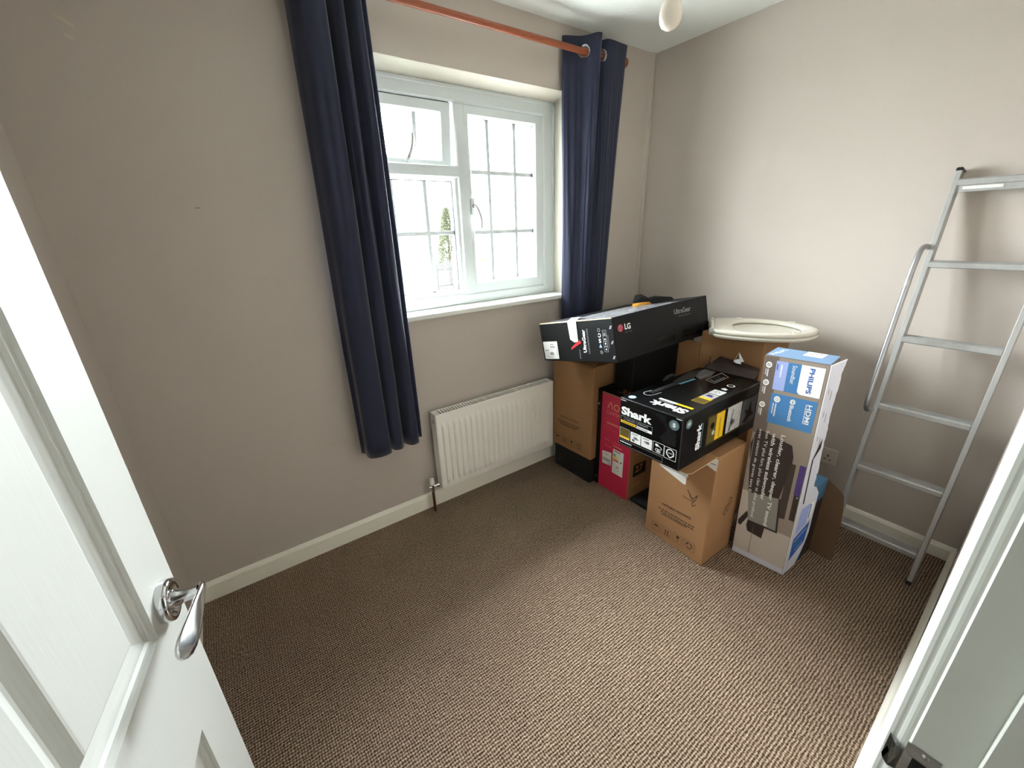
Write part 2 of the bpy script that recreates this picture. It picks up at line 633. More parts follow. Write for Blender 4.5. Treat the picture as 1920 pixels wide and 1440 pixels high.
# bare plaster scrapes left by a removed fixing, and a scuff
fw = Face(mb, 1, 0.0, -1)
fw.poly([(0.176, 2.016), (0.186, 2.010), (0.200, 2.008), (0.212, 1.998), (0.218, 1.985), (0.205, 1.992), (0.194, 2.000), (0.182, 2.006)], 'plaster')
fw.poly([(0.186, 1.978), (0.193, 1.973), (0.205, 1.971), (0.208, 1.962), (0.200, 1.958), (0.190, 1.965)], 'plaster')
fw.poly([(0.371, 1.5325), (0.384, 1.533), (0.384, 1.531), (0.371, 1.531)], 'sbdark2')
structure(mb.build('wall_back'))
# unseen eaves added above the window outside to block steep sky light
mb = MB()
mb.box((-1.5, 0.27, 2.32), (4.2, 0.68, 2.345), 'upvc')
mb.box((-1.5, 0.68, 2.30), (4.2, 0.70, 2.50), 'upvc')
structure(mb.build('added_eaves_blocker'))
# the papered-over seam ridge in the back right corner
mb = MB()
mb.prism([(W - 0.035, 0.0), (W - 0.032, -0.004), (W - 0.005, -0.006), (W, -0.0)], 0.07, H, 'wall')
structure(mb.build('trim_1'))
mb = MB()
mb.box((W, -1.97, -0.12), (W + 0.15, 0.0, H), 'wall')
structure(mb.build('wall_right'))
mb = MB()
mb.box((-0.15, -1.97, -0.12), (0, 0, H), 'wall')
structure(mb.build('wall_left'))
mb = MB()
mb.prism([(0.871, -1.834), (0.871, -1.96), (W, -1.96), (W, -1.794)], 0, H, 'wall')
mb.box((0.0, -1.96, 0), (0.052, -1.842, H), 'wall')
mb.box((0.052, -1.96, 2.03), (0.871, -1.842, H), 'wall')
structure(mb.build('wall_front'))

# landing behind the doorway
mb = MB()
mb.box((-0.6, -3.2, -0.12), (1.9, -1.9, 0.0), 'carpet')
structure(mb.build('floor_landing'))
mb = MB()
mb.box((-0.6, -3.2, H), (1.9, -1.97, H + 0.1), 'ceil')
structure(mb.build('ceiling_landing'))
mb = MB()
mb.box((-0.7, -3.3, 0), (2.0, -3.2, H), 'wall')
mb.box((-0.7, -3.2, -0.1), (-0.6, -1.97, H), 'wall')
mb.box((1.9, -3.2, 0), (2.0, -1.97, H), 'wall')
mb.box((-0.7, -1.97, 0), (-0.149, -1.90, H), 'wall')
structure(mb.build('wall_landing'))


def skirting(name, p0, p1, nrm, h, t=0.016):
    """moulded skirting board from p0 to p1 with its face towards nrm"""
    prof = [(0, 0), (t, 0), (t, h - 0.016), (t - 0.004, h - 0.008), (t - 0.010, h - 0.002), (t - 0.012, h), (0, h)]
    p0, p1, nrm = Vector(p0), Vector(p1), Vector(nrm).normalized()
    b = MB()
    vs = [p + nrm * a + Vector((0, 0, z)) for p in (p0, p1) for a, z in prof]
    n = len(prof)
    fs = [[i, (i + 1) % n, n + (i + 1) % n, n + i] for i in range(n)] + [list(range(n)), list(range(n, 2 * n))[::-1]]
    b.add(vs, fs, 'skirt')
    o = structure(b.build(name))
    bm = bmesh.new()
    bm.from_mesh(o.data)
    bmesh.ops.recalc_face_normals(bm, faces=bm.faces)
    bm.to_mesh(o.data)
    bm.free()
    return o


skirting('baseboard_back', (0, 0, 0), (W, 0, 0), (0, -1, 0), 0.088)
skirting('baseboard_right', (W, -1.79, 0), (W, -0.016, 0), (-1, 0, 0), 0.068)
skirting('baseboard_front', (0.92, -1.832, 0), (W - 0.016, -1.793, 0), (-0.0217, 1, 0), 0.068, t=0.019)
skirting('baseboard_left', (0, -1.78, 0), (0, -0.016, 0), (1, 0, 0), 0.088)


# ------------------------------------------------------------------ doorway: lining, stop, architrave, strike plate
def lining(x, sg, name):
    """door lining and moulded architrave; sg = +1 for the right-hand jamb"""
    b = MB()
    X = lambda d: x + sg * d
    P = lambda pts: [(X(a), y) for a, y in (pts if sg > 0 else pts[::-1])]
    b.prism(P([(0, -1.8452), (0, -1.9605), (0.0245, -1.9605), (0.0245, -1.8435), (0.0022, -1.8435)]), 0, 2.03, 'gloss')
    b.prism(P([(-0.013, -1.8862), (-0.013, -1.93), (0, -1.93), (0, -1.885), (-0.0115, -1.885)]), 0, 2.02, 'gloss')
    prof = [(0.0030, -1.8436), (0.0034, -1.8410), (0.0042, -1.8385), (0.0053, -1.8365), (0.0063, -1.8350), (0.0068, -1.8335), (0.0072, -1.8315), (0.0084, -1.8285), (0.0105, -1.8262), (0.0135, -1.8245),
            (0.018, -1.8233), (0.024, -1.8225), (0.040, -1.8245), (0.056, -1.8255), (0.066, -1.827), (0.069, -1.830), (0.069, -1.8436)]
    b.prism(P(prof[::-1]), 0, 2.09, 'gloss')
    return structure(b.build(name))


jr = lining(0.846, 1, 'trim_2')
jl = lining(0.074, -1, 'trim_3')
mb = MB()
mb.box((0.05, -1.96, 2.005), (0.87, -1.844, 2.03), 'gloss')
mb.box((0.02, -1.842, 2.008), (0.90, -1.826, 2.075), 'gloss', 0.003)
structure(mb.build('trim_4'))
mb = MB()
mb.box((0.8445, -1.868, 0.862), (0.846, -1.843, 0.922), 'steel')
mb.add([(0.8445, -1.843, 0.876), (0.8445, -1.843, 0.908), (0.8425, -1.837, 0.909), (0.8425, -1.837, 0.875), (0.848, -1.832, 0.910), (0.848, -1.832, 0.874),
        (0.853, -1.830, 0.910), (0.853, -1.830, 0.874)], [[0, 1, 2, 3], [3, 2, 4, 5], [5, 4, 6, 7], [3, 2, 1, 0], [5, 4, 2, 3], [7, 6, 4, 5]], 'steel', True)
mb.add([(0.8442, -1.862, 0.880), (0.8442, -1.862, 0.906), (0.8442, -1.850, 0.906), (0.8442, -1.850, 0.880)], [[0, 1, 2, 3]], 'dark')
for z in (0.868, 0.9165):
    mb.lathe([(0.0001, 0.0012), (0.003, 0.0008), (0.0035, 0)], 'brushed', Matrix.Translation((0.8445, -1.857, z)) @ Matrix.Rotation(-PI / 2, 4, 'Y'), 12)
sp_ = mb.build('strike_plate', jr)

# ------------------------------------------------------------------ the open door
AL = math.radians(9)
door = MB()
LW, LH, LT = 0.762, 1.975, 0.040
cols = [(0.108, 0.345), (0.417, 0.652)]
rows = [(0.215, 0.645), (0.86, 1.86)]
# leaf local frame: x along the leaf from the hinge, y = 0 on the seen face and negative into the leaf, z up
xs = [0, cols[0][0], cols[0][1], cols[1][0], cols[1][1], LW]
zs = [0, rows[0][0], rows[0][1], rows[1][0], rows[1][1], LH]
for side in (0, 1):
    sgn = 1 if side == 0 else -1
    y0 = 0.0 if side == 0 else -LT
    def q4(pts):
        door.add(pts if side else pts[::-1], [[0, 1, 2, 3]], 'door')
    for i in range(5):
        for j in range(5):
            if i in (1, 3) and j in (1, 3):
                continue
            q4([(xs[i], y0, zs[j]), (xs[i + 1], y0, zs[j]), (xs[i + 1], y0, zs[j + 1]), (xs[i], y0, zs[j + 1])])
    loops = [(0, 0), (0.002, -0.005), (0.008, -0.0065), (0.011, -0.0105), (0.021, -0.0145), (0.030, -0.0170), (0.034, -0.0165), (0.047, -0.0070), (0.050, -0.0062)]
    for c0, c1 in cols:
        for r0, r1 in rows:
            prev = None
            for d, dep in loops:
                y = y0 + sgn * dep
                cur = [(c0 + d, y, r0 + d), (c1 - d, y, r0 + d), (c1 - d, y, r1 - d), (c0 + d, y, r1 - d)]
                if prev:
                    for k in range(4):
                        q4([prev[k], prev[(k + 1) % 4], cur[(k + 1) % 4], cur[k]])
                prev = cur
            q4(prev)
# edges of the leaf
for a, b_ in (((0, 0), (0, LH)), ((LW, 0), (LW, LH))):
    x = a[0]
    vs = [(x, 0, 0), (x, -LT, 0), (x, -LT, LH), (x, 0, LH)]
    door.add(vs if x > 0 else vs[::-1], [[3, 2, 1, 0]], 'door')
door.add([(0, 0, LH), (LW, 0, LH), (LW, -LT, LH), (0, -LT, LH)], [[0, 1, 2, 3]], 'door')
door.add([(0, 0, 0), (LW, 0, 0), (LW, -LT, 0), (0, -LT, 0)], [[3, 2, 1, 0]], 'door')
dob = structure(door.build('door_1'))
bm = bmesh.new()
bm.from_mesh(dob.data)
bmesh.ops.remove_doubles(bm, verts=bm.verts, dist=1e-5)
bmesh.ops.recalc_face_normals(bm, faces=bm.faces)
bm.to_mesh(dob.data)
bm.free()
s_, c_ = math.sin(AL), math.cos(AL)
# local x -> (s,c,0); local y (towards the camera) -> (c,-s,0)
dob.matrix_world = Matrix(((s_, c_, 0, 0.078), (c_, -s_, 0, -1.80), (0, 0, 1, 0.012), (0, 0, 0, 1)))

# chrome lever handle on the seen face
mb = MB()
hm = Matrix.Translation((0.700, 0, 0.884)) @ Matrix.Rotation(-PI / 2, 4, 'X')
mb.lathe([(0.0325, 0), (0.0330, 0.009), (0.0320, 0.0145), (0.0285, 0.0160), (0.0225, 0.0150), (0.0195, 0.0115), (0.0150, 0.0105)], 'chrome', hm, 44)
mb.lathe([(0.0150, 0.0105), (0.0150, 0.019), (0.0125, 0.0225), (0.0100, 0.030), (0.0092, 0.047)], 'chrome', hm, 28)
rose = mb.build('door_handle', dob)
mb = MB()
# blade lever: cross-sections from the neck towards the hinge
secs = []
for t, hw, yy, th, zo, tw in [(-0.014, 0.0075, 0.050, 0.0085, 0.0, 0), (-0.010, 0.0095, 0.051, 0.0095, 0, 0), (0.0, 0.0105, 0.051, 0.010, 0, 6), (0.02, 0.0125, 0.052, 0.0080, 0, 20),
                          (0.05, 0.0155, 0.0525, 0.0060, -0.001, 34), (0.08, 0.0180, 0.052, 0.0055, -0.001, 40), (0.102, 0.0185, 0.051, 0.0052, -0.001, 42), (0.116, 0.0165, 0.0500, 0.0048, -0.001, 42),
                          (0.124, 0.0115, 0.049, 0.0042, -0.001, 42), (0.128, 0.005, 0.0485, 0.0035, -0.001, 42)]:
    ring = []
    ct, st = math.cos(math.radians(tw)), math.sin(math.radians(tw))
    for k in range(16):
        a = 2 * PI * k / 16
        ca, sa = math.cos(a), math.sin(a)
        ex = abs(ca) ** 0.6 * (1 if ca >= 0 else -1) * hw * 0.76
        ey = abs(sa) ** 0.8 * (1 if sa >= 0 else -1) * th / 2
        ring.append((0.700 - t, yy + ey * ct - ex * st, 0.884 + zo + ex * ct + ey * st))
    secs.append(ring)
vs = [v for r in secs for v in r]
fs = [[i * 16 + k, i * 16 + (k + 1) % 16, (i + 1) * 16 + (k + 1) % 16, (i + 1) * 16 + k] for i in range(len(secs) - 1) for k in range(16)]
mb.add(vs, fs, 'chrome', True)
mb.add(secs[0], [list(range(16))], 'chrome')
mb.add(secs[-1], [list(range(16))[::-1]], 'chrome')
mb.build('lever', rose)
mb = MB()
for z in (0.22, 1.0, 1.75):
    mb.box((-0.004, -0.004, z - 0.04), (0.03, 0.0006, z + 0.04), 'chrome')
mb.build('hinge', dob)

# ------------------------------------------------------------------ window
win = structure(empty('window_1', (0, 0, 0)))
FY0, FY1 = 0.098, 0.165
FX0, FX1, FZ0, FZ1 = 0.889, 2.045, 1.068, 2.046
ML0, ML1, TR0, TR1 = 1.437, 1.497, 1.672, 1.726


def ringframe(b, x0, x1, z0, z1, wl, wr, wb, wt, y0, y1, m, lip=0.008):
    """a mitred rectangular frame whose inner arris is chamfered"""
    out = [(x0, z0), (x1, z0), (x1, z1), (x0, z1)]
    inn = [(x0 + wl, z0 + wb), (x1 - wr, z0 + wb), (x1 - wr, z1 - wt), (x0 + wl, z1 - wt)]
    mid = [(x0 + wl - lip, z0 + wb - lip), (x1 - wr + lip, z0 + wb - lip), (x1 - wr + lip, z1 - wt + lip), (x0 + wl - lip, z1 - wt + lip)]
    ob = [(x0 + .003, z0 + .003), (x1 - .003, z0 + .003), (x1 - .003, z1 - .003), (x0 + .003, z1 - .003)]
    L_ = [(out, y1), (out, y0 + .003), (ob, y0), (mid, y0), (inn, y0 + lip), (inn, y1), (out, y1)]
    vs = [(p[0], y, p[1]) for ring_, y in L_ for p in ring_]
    fs = []
    for i in range(len(L_) - 1):
        for k in range(4):
            fs.append([i * 4 + k, (i + 1) * 4 + k, (i + 1) * 4 + (k + 1) % 4, i * 4 + (k + 1) % 4])
    b.add(vs, fs, m)


mb = MB()
ringframe(mb, FX0, FX1, FZ0, FZ1, 0.075, 0.075, 0.052, 0.062, FY0, FY1, 'upvc')
mb.box((ML0, FY0, FZ0 + 0.05), (ML1, FY1 - 0.002, FZ1 - 0.06), 'upvc', 0.006)
mb.box((FX0 + 0.06, FY0 + 0.0005, TR0), (ML0 + 0.012, FY1 - 0.002, TR1), 'upvc', 0.006)
# trim bead around the frame against the plaster
for x0, x1, z0, z1 in ((FX0, FX1, FZ1 - 0.012, FZ1 + 0.004), (FX1 - 0.012, FX1 + 0.001, FZ0, FZ1), (FX0 - 0.001, FX0 + 0.012, FZ0, FZ1)):
    mb.box((x0, FY0 - 0.006, z0), (x1, FY0 + 0.004, z1), 'upvc', 0.002)
mb.build('window_frame', win)


def bars(b, xs_, zs_, x0, x1, z0, z1, y):
    for x in xs_:
        b.box((x - 0.010, y - 0.005, z0), (x + 0.010, y + 0.005, z1), 'upvc', 0.002)
    for z in zs_:
        b.box((x0, y - 0.0045, z - 0.010), (x1, y + 0.0045, z + 0.010), 'upvc', 0.002)


# right-hand side-hung casement
mb = MB()
ringframe(mb, ML1 - 0.002, FX1 - 0.074, FZ0 + 0.051, FZ1 - 0.061, 0.030, 0.060, 0.058, 0.050, 0.105, 0.160, 'upvc', 0.012)
cas = mb.build('casement_sash', win)
mb = MB()
ringframe(mb, 1.523, 1.914, 1.174, 1.938, 0.004, 0.004, 0.004, 0.004, 0.118, 0.130, 'rubber', 0.001)
mb.build('gasket', cas)
mb = MB()
bars(mb, (1.634, 1.799), (1.706, 1.423), 1.522, 1.914, 1.173, 1.938, 0.133)
mb.build('glazing_bars', cas)
mb = MB()
mb.box((1.518, 0.1395, 1.170), (1.918, 0.1425, 1.942), 'glass')
mb.build('pane', cas)


def espag(name, parent, x, y, z, pts, base):
    b = MB()
    b.box((x - 0.011, y - 0.012, z - base[1]), (x + 0.011, y, z + base[0]), 'upvc', 0.004)
    p = catmull(pts, 6)
    n = len(p)
    b.tube(p, [0.0095 - 0.004 * (i / (n - 1)) for i in range(n)], 'brushed', 10)
    return b.build(name, parent)


espag('window_handle', cas, 1.512, 0.105, 1.535, [(1.512, 0.095, 1.548), (1.513, 0.075, 1.546), (1.518, 0.062, 1.528), (1.528, 0.056, 1.495), (1.532, 0.056, 1.46), (1.530, 0.060, 1.44)], (0.05, 0.03))

# top-hung vent, tilted open
vent = empty('vent_sash', (0, 0.120, FZ1 - 0.064))
vent.parent = win
vent.rotation_euler = (math.radians(6.5), 0, 0)
bpy.context.view_layer.update()
oz, oy = FZ1 - 0.064, 0.120
mb = MB()
ringframe(mb, FX0 + 0.073, ML0 - 0.012, TR1 + 0.001 - oz, 0.0, 0.060, 0.060, 0.030, 0.050, 0.105 - oy, 0.160 - oy, 'upvc', 0.012)
vs_ = mb.build('sash_frame', vent)
mb = MB()
ringframe(mb, 1.020, 1.368, 1.752 - oz, 1.936 - oz, 0.004, 0.004, 0.004, 0.004, 0.118 - oy, 0.130 - oy, 'rubber', 0.001)
mb.build('gasket', vent)
mb = MB()
bars(mb, (1.100, 1.255), (), 1.02, 1.37, 1.752 - oz, 1.936 - oz, 0.133 - oy)
mb.build('glazing_bars', vent)
mb = MB()
mb.box((1.016, 0.1395 - oy, 1.75 - oz), (1.372, 0.1425 - oy, 1.94 - oz), 'glass')
mb.build('pane', vent)
h_ = espag('window_handle', vent, 1.195, 0.105 - oy, 1.742 - oz, [(1.192, 0.095 - oy, 1.742 - oz), (1.196, 0.078 - oy, 1.75 - oz), (1.205, 0.068 - oy, 1.775 - oz), (1.214, 0.064 - oy, 1.81 - oz), (1.216, 0.066 - oy, 1.845 - oz)], (0.012, 0.010))

# lower left fixed light
mb = MB()
ringframe(mb, FX0 + 0.066, ML0 + 0.004, FZ0 + 0.046, TR0 + 0.004, 0.03, 0.03, 0.030, 0.018, 0.110, 0.160, 'upvc', 0.012)
fx = mb.build('fixed_light_bead', win)
mb = MB()
ringframe(mb, 0.985, 1.412, 1.142, 1.660, 0.004, 0.004, 0.004, 0.004, 0.122, 0.132, 'rubber', 0.001)
mb.build('gasket', fx)
mb = MB()
bars(mb, (1.108, 1.272), (1.426,), 0.985, 1.412, 1.142, 1.66, 0.135)
mb.build('glazing_bars', fx)
mb = MB()
mb.box((0.98, 0.1410, 1.138), (1.416, 0.1440, 1.664), 'glass')
mb.build('pane', fx)
mb = MB()
mb.box((HX0 - 0.035, -0.028, 1.043), (HX1 + 0.03, 0.0, 1.068), 'gloss', 0.007, seg=3)
mb.box((HX0 + 0.001, -0.003, 1.043), (HX1 - 0.002, 0.12, 1.0678), 'gloss')
mb.build('window_sill', win)

# ------------------------------------------------------------------ curtain rod and curtains
rodp = MB()
rodp.tube([(0.40, -0.088, 2.219), (2.345, -0.088, 2.225)], 0.0135, 'rodwood', 18)
rod = tag(rodp.build('curtain_rod'), 'orange brown wooden curtain rod above the window', 'curtain rod')
for x in (0.40, 2.345):
    mb = MB()
    sg = 1 if x > 1 else -1
    zc = 2.225 if x > 1 else 2.219
    mb.lathe([(0.0138, -0.004), (0.016, 0.002), (0.0145, 0.008), (0.016, 0.012), (0.0215, 0.016), (0.0225, 0.022), (0.0205, 0.029), (0.012, 0.033), (0.0001, 0.034)], 'rodwood',
             Matrix.Translation((x, -0.088, zc)) @ Matrix.Rotation(sg * PI / 2, 4, 'Y'), 24)
    mb.build('finial', rod)
for x in (0.62, 2.355):
    mb = MB()
    mb.tube([(x, 0, 2.222), (x, -0.088, 2.222)], 0.009, 'rodwood', 12)
    mb.lathe([(0.024, 0), (0.024, 0.006), (0.012, 0.012)], 'rodwood', Matrix.Translation((x, 0, 2.222)) @ Matrix.Rotation(PI / 2, 4, 'X'), 20)
    mb.build('bracket', rod)


def curtain(name, top, mid, hem, z0, z1, seed):
    """a hanging cloth whose folds run from the heading profile to the hem profile, with eyelet holes where it crosses the rod"""
    A, Mi, Bh = [catmull([(x, y, 0) for x, y in pr_], 14) for pr_ in (top, mid, hem)]
    n = min(len(A), len(Mi), len(Bh))
    zs_ = [z1 - 0.004 * k for k in range(28)]
    k = 0
    while zs_[-1] > z0 + 0.03:
        zs_.append(zs_[-1] - 0.04)
    zs_[-1] = z0
    b = MB()
    vs, fs = [], []
    for z in zs_:
        t = (z1 - z) / (z1 - z0)
        for i in range(n):
            e = min(1, t / 0.72) ** 0.8
            p = A[i].lerp(Mi[i], e)
            if t > 0.72:
                p = p.lerp(Bh[i], min(1, (t - 0.72) / 0.16))
            wob = noise.noise(Vector((i * 0.11, t * 3.1, seed))) * 0.010 * math.sin(PI * min(1, t * 1.3)) if t > 0.06 else 0
            wob2 = noise.noise(Vector((i * 0.05, t * 2.3, seed + 9))) * 0.008 * t
            vs.append((p.x + wob2, min(p.y + wob, -0.022), z))
    for k in range(len(zs_) - 1):
        for i in range(n - 1):
            q = [k * n + i, k * n + i + 1, (k + 1) * n + i + 1, (k + 1) * n + i]
            if zs_[k] > 2.18 and any(math.hypot(vs[j][1] + 0.088, vs[j][2] - 2.2235) < 0.0225 for j in q):
                continue
            fs.append(q)
    b.add(vs, fs, 'curtain', True)
    o = b.build(name)
    sol = o.modifiers.new('cloth_thickness', 'SOLIDIFY')
    sol.thickness = 0.0025
    for i in range(n - 1):
        y0, y1 = A[i].y + 0.088, A[i + 1].y + 0.088
        if y0 == 0 or y0 * y1 < 0:
            d = A[min(i + 3, n - 1)] - A[max(i - 2, 0)]
            ang = math.atan2(d.y, d.x) - PI / 2
            r = MB()
            mt = Matrix.Translation((A[i].x, -0.088, 2.2235)) @ Matrix.Rotation(ang, 4, 'Z') @ Matrix.Rotation(PI / 2, 4, 'Y')
            prof = [(0.0258 + 0.0062 * math.cos(a_), 0.0036 * math.sin(a_)) for a_ in [2 * PI * j / 10 for j in range(11)]]
            r.lathe(prof, 'brushed', mt, 28)
            r.build('eyelet', o)
    return o


ctop = [(0.765, -0.060), (0.775, -0.10), (0.80, -0.125), (0.835, -0.132), (0.868, -0.12), (0.882, -0.085), (0.890, -0.055), (0.900, -0.085), (0.912, -0.125), (0.925, -0.125), (0.938, -0.09),
        (0.945, -0.055), (0.955, -0.09), (0.968, -0.128), (0.985, -0.125), (0.998, -0.085), (1.005, -0.06), (1.022, -0.07), (1.030, -0.045)]
cbot = [(0.742, -0.055), (0.756, -0.075), (0.762, -0.125), (0.80, -0.145), (0.845, -0.138), (0.862, -0.105), (0.868, -0.095), (0.878, -0.125), (0.902, -0.132), (0.922, -0.115), (0.930, -0.075),
        (0.938, -0.065), (0.944, -0.11), (0.965, -0.130), (0.992, -0.122), (1.002, -0.085), (1.012, -0.068), (1.030, -0.075), (1.040, -0.045)]
cl = curtain('curtain', ctop, cbot, cbot, 0.478, 2.285, 3.0)
tag(cl, 'long navy blue eyelet curtain hanging left of the window beside the radiator', 'curtain', 'navy curtains at the window')
rtop = [(1.984, -0.028), (1.995, -0.040), (2.030, -0.055), (2.062, -0.070), (2.086, -0.100), (2.100, -0.135), (2.118, -0.150), (2.135, -0.142), (2.144, -0.110), (2.152, -0.070), (2.162, -0.055), (2.174, -0.058), (2.186, -0.080),
        (2.198, -0.108), (2.215, -0.120), (2.25, -0.122), (2.29, -0.118), (2.325, -0.116), (2.352, -0.112)]
rbot = [(2.004, -0.028), (2.010, -0.055), (2.03, -0.080), (2.05, -0.092), (2.070, -0.108), (2.084, -0.120), (2.100, -0.125), (2.112, -0.115), (2.120, -0.09), (2.128, -0.07), (2.140, -0.065), (2.150, -0.075), (2.165, -0.085),
        (2.182, -0.092), (2.200, -0.096), (2.22, -0.096), (2.245, -0.094), (2.27, -0.092), (2.290, -0.085)]
rhem = [(x, -0.028 + (y + 0.028) * 0.22) for x, y in rbot]
cr_ = curtain('curtain', rtop, rbot, rhem, 0.478, 2.288, 11.0)
tag(cr_, 'navy blue eyelet curtain in the corner, right of the window behind the boxes', 'curtain', 'navy curtains at the window')

# ------------------------------------------------------------------ radiator
RX0, RX1, RZ0, RZ1, RY = 1.108, 1.888, 0.132, 0.572, -0.088
rad = tag(empty('radiator', (1.5, -0.05, RZ0)), 'white ribbed panel radiator on the wall under the window', 'radiator')


def place(o, root):
    """parent built-in-world geometry under an Empty without moving it"""
    o.parent = root
    bpy.context.view_layer.update()
    o.matrix_parent_inverse = root.matrix_world.inverted()
    return o


mb = MB()
nx, nzr = 440, 40
ribs = 22
vs, fs = [], []
for j in range(nzr + 1):
    for i in range(nx + 1):
        x = RX0 + (RX1 - RX0) * i / nx
        z = RZ0 + (RZ1 - 0.01 - RZ0) * j / nzr
        u = (x - RX0 - 0.022) / (RX1 - RX0 - 0.044) * ribs
        wv = 0.5 + 0.5 * math.cos(2 * PI * (u - 0.5)) if 0 < u < ribs else 0
        wv = min(1, max(0, (wv - 0.28) * 3.4))
        zz = min(max((z - RZ0 - 0.038) / 0.016, 0), 1) * min(max((RZ1 - 0.055 - z) / 0.018, 0), 1)
        edge = min((x - RX0) / 0.006, (RX1 - x) / 0.006, (z - RZ0) / 0.006, 1)
        vs.append((x, RY + 0.004 * (1 - edge) - 0.0125 * wv * zz, z))
for j in range(nzr):
    for i in range(nx):
        a = j * (nx + 1) + i
        fs.append([a, a + 1, a + nx + 2, a + nx + 1])
mb.add(vs, fs, 'radw', True)
place(mb.build('front_panel'), rad)
mb = MB()
mb.box((RX0 + 0.012, -0.050, RZ0 + 0.02), (RX1 - 0.012, -0.044, RZ1 - 0.02), 'radw')
mb.box((RX0 + 0.012, -0.082, RZ0 + 0.02), (RX1 - 0.012, -0.078, RZ1 - 0.03), 'dark')  # dark plate painting the shade behind the front panel
mb.box((RX0 + 0.2, -0.044, RZ0 + 0.1), (RX0 + 0.24, 0.0, RZ1 - 0.1), 'radw')
mb.box((RX1 - 0.24, -0.044, RZ0 + 0.1), (RX1 - 0.2, 0.0, RZ1 - 0.1), 'radw')
place(mb.build('back_panel'), rad)
mb = MB()
mb.box((RX0, RY + 0.001, RZ1 - 0.014), (RX1, RY + 0.010, RZ1), 'radw', 0.003)
mb.box((RX0, -0.030, RZ1 - 0.012), (RX1, -0.022, RZ1), 'radw', 0.002)
ns = 46
for i in range(ns + 1):
    x = RX0 + 0.03 + (RX1 - RX0 - 0.06) * i / ns
    mb.box((x - 0.0036, RY + 0.008, RZ1 - 0.006), (x + 0.0036, -0.028, RZ1 - 0.001), 'radw')
mb.box((RX0, RY + 0.008, RZ1 - 0.006), (RX0 + 0.03, -0.028, RZ1 - 0.0008), 'radw')
mb.box((RX1 - 0.03, RY + 0.008, RZ1 - 0.006), (RX1, -0.028, RZ1 - 0.0008), 'radw')
mb.box((RX0 + 0.02, RY + 0.010, RZ1 - 0.022), (RX1 - 0.02, -0.030, RZ1 - 0.018), 'dark')  # dark sheet painting the shade below the grille slots
place(mb.build('top_grille'), rad)
for x0, x1 in ((RX0, RX0 + 0.004), (RX1 - 0.004, RX1)):
    mb = MB()
    mb.box((x0, RY + 0.002, RZ0 + 0.004), (x1, -0.024, RZ1 - 0.002), 'radw', 0.0015)
    xe = x0 - 0.001 if x0 == RX0 else x1 + 0.001
    mb.lathe([(0.011, 0), (0.011, 0.002), (0.005, 0.002), (0.005, 0.0005)], 'brushed', Matrix.Translation((x0 if x0 == RX0 else x1, -0.055, RZ1 - 0.045)) @ Matrix.Rotation((-1 if x0 == RX0 else 1) * PI / 2, 4, 'Y'), 18)
    place(mb.build('side_panel'), rad)
vx, vy, vz = 1.072, -0.055, 0.155
mb = MB()
mb.tube([(vx - 0.028, vy, vz), (vx - 0.010, vy, vz), (vx + 0.012, vy, vz), (RX0 + 0.012, vy, vz)], [0.008, 0.0085, 0.0105, 0.0105], 'chrome', 14)
mb.tube([(vx - 0.008, vy, vz - 0.030), (vx - 0.008, vy, vz + 0.02)], 0.010, 'chrome', 14)
mb.lathe([(0.0105, 0), (0.013, 0.004), (0.013, 0.016)], 'chrome', Matrix.Translation((vx + 0.012, vy, vz)) @ Matrix.Rotation(PI / 2, 4, 'Y'), 6)
val = place(mb.build('valve'), rad)
mb = MB()
mb.lathe([(0.0105, 0.012), (0.0125, 0.016), (0.0125, 0.036), (0.0105, 0.042), (0.010, 0.050), (0.0001, 0.052)], 'radw', Matrix.Translation((vx - 0.008, vy, vz)), 20)
cap = mb.build('valve_cap', val)
mb = MB()
mb.tube([(vx - 0.008, vy, 0.0), (vx - 0.008, vy, vz - 0.028)], 0.0078, 'copper', 14)
place(mb.build('supply_pipe'), rad)

# ------------------------------------------------------------------ ladder
KL = 0.1618
lad = empty('loft_ladder', (2.417, -1.565, 0))
tag(lad, 'aluminium loft ladder with a side handrail leaning on the right wall', 'ladder')
ang = math.atan(KL)
# local frame: x' into the wall side of the ladder plane, y across, z' along the stiles
LM = Matrix.Rotation(ang, 4, 'Y')
LEN = 1.585 / math.cos(ang)
lad.rotation_euler = (0, ang, 0)


def zc(z):
    return z / math.cos(ang)


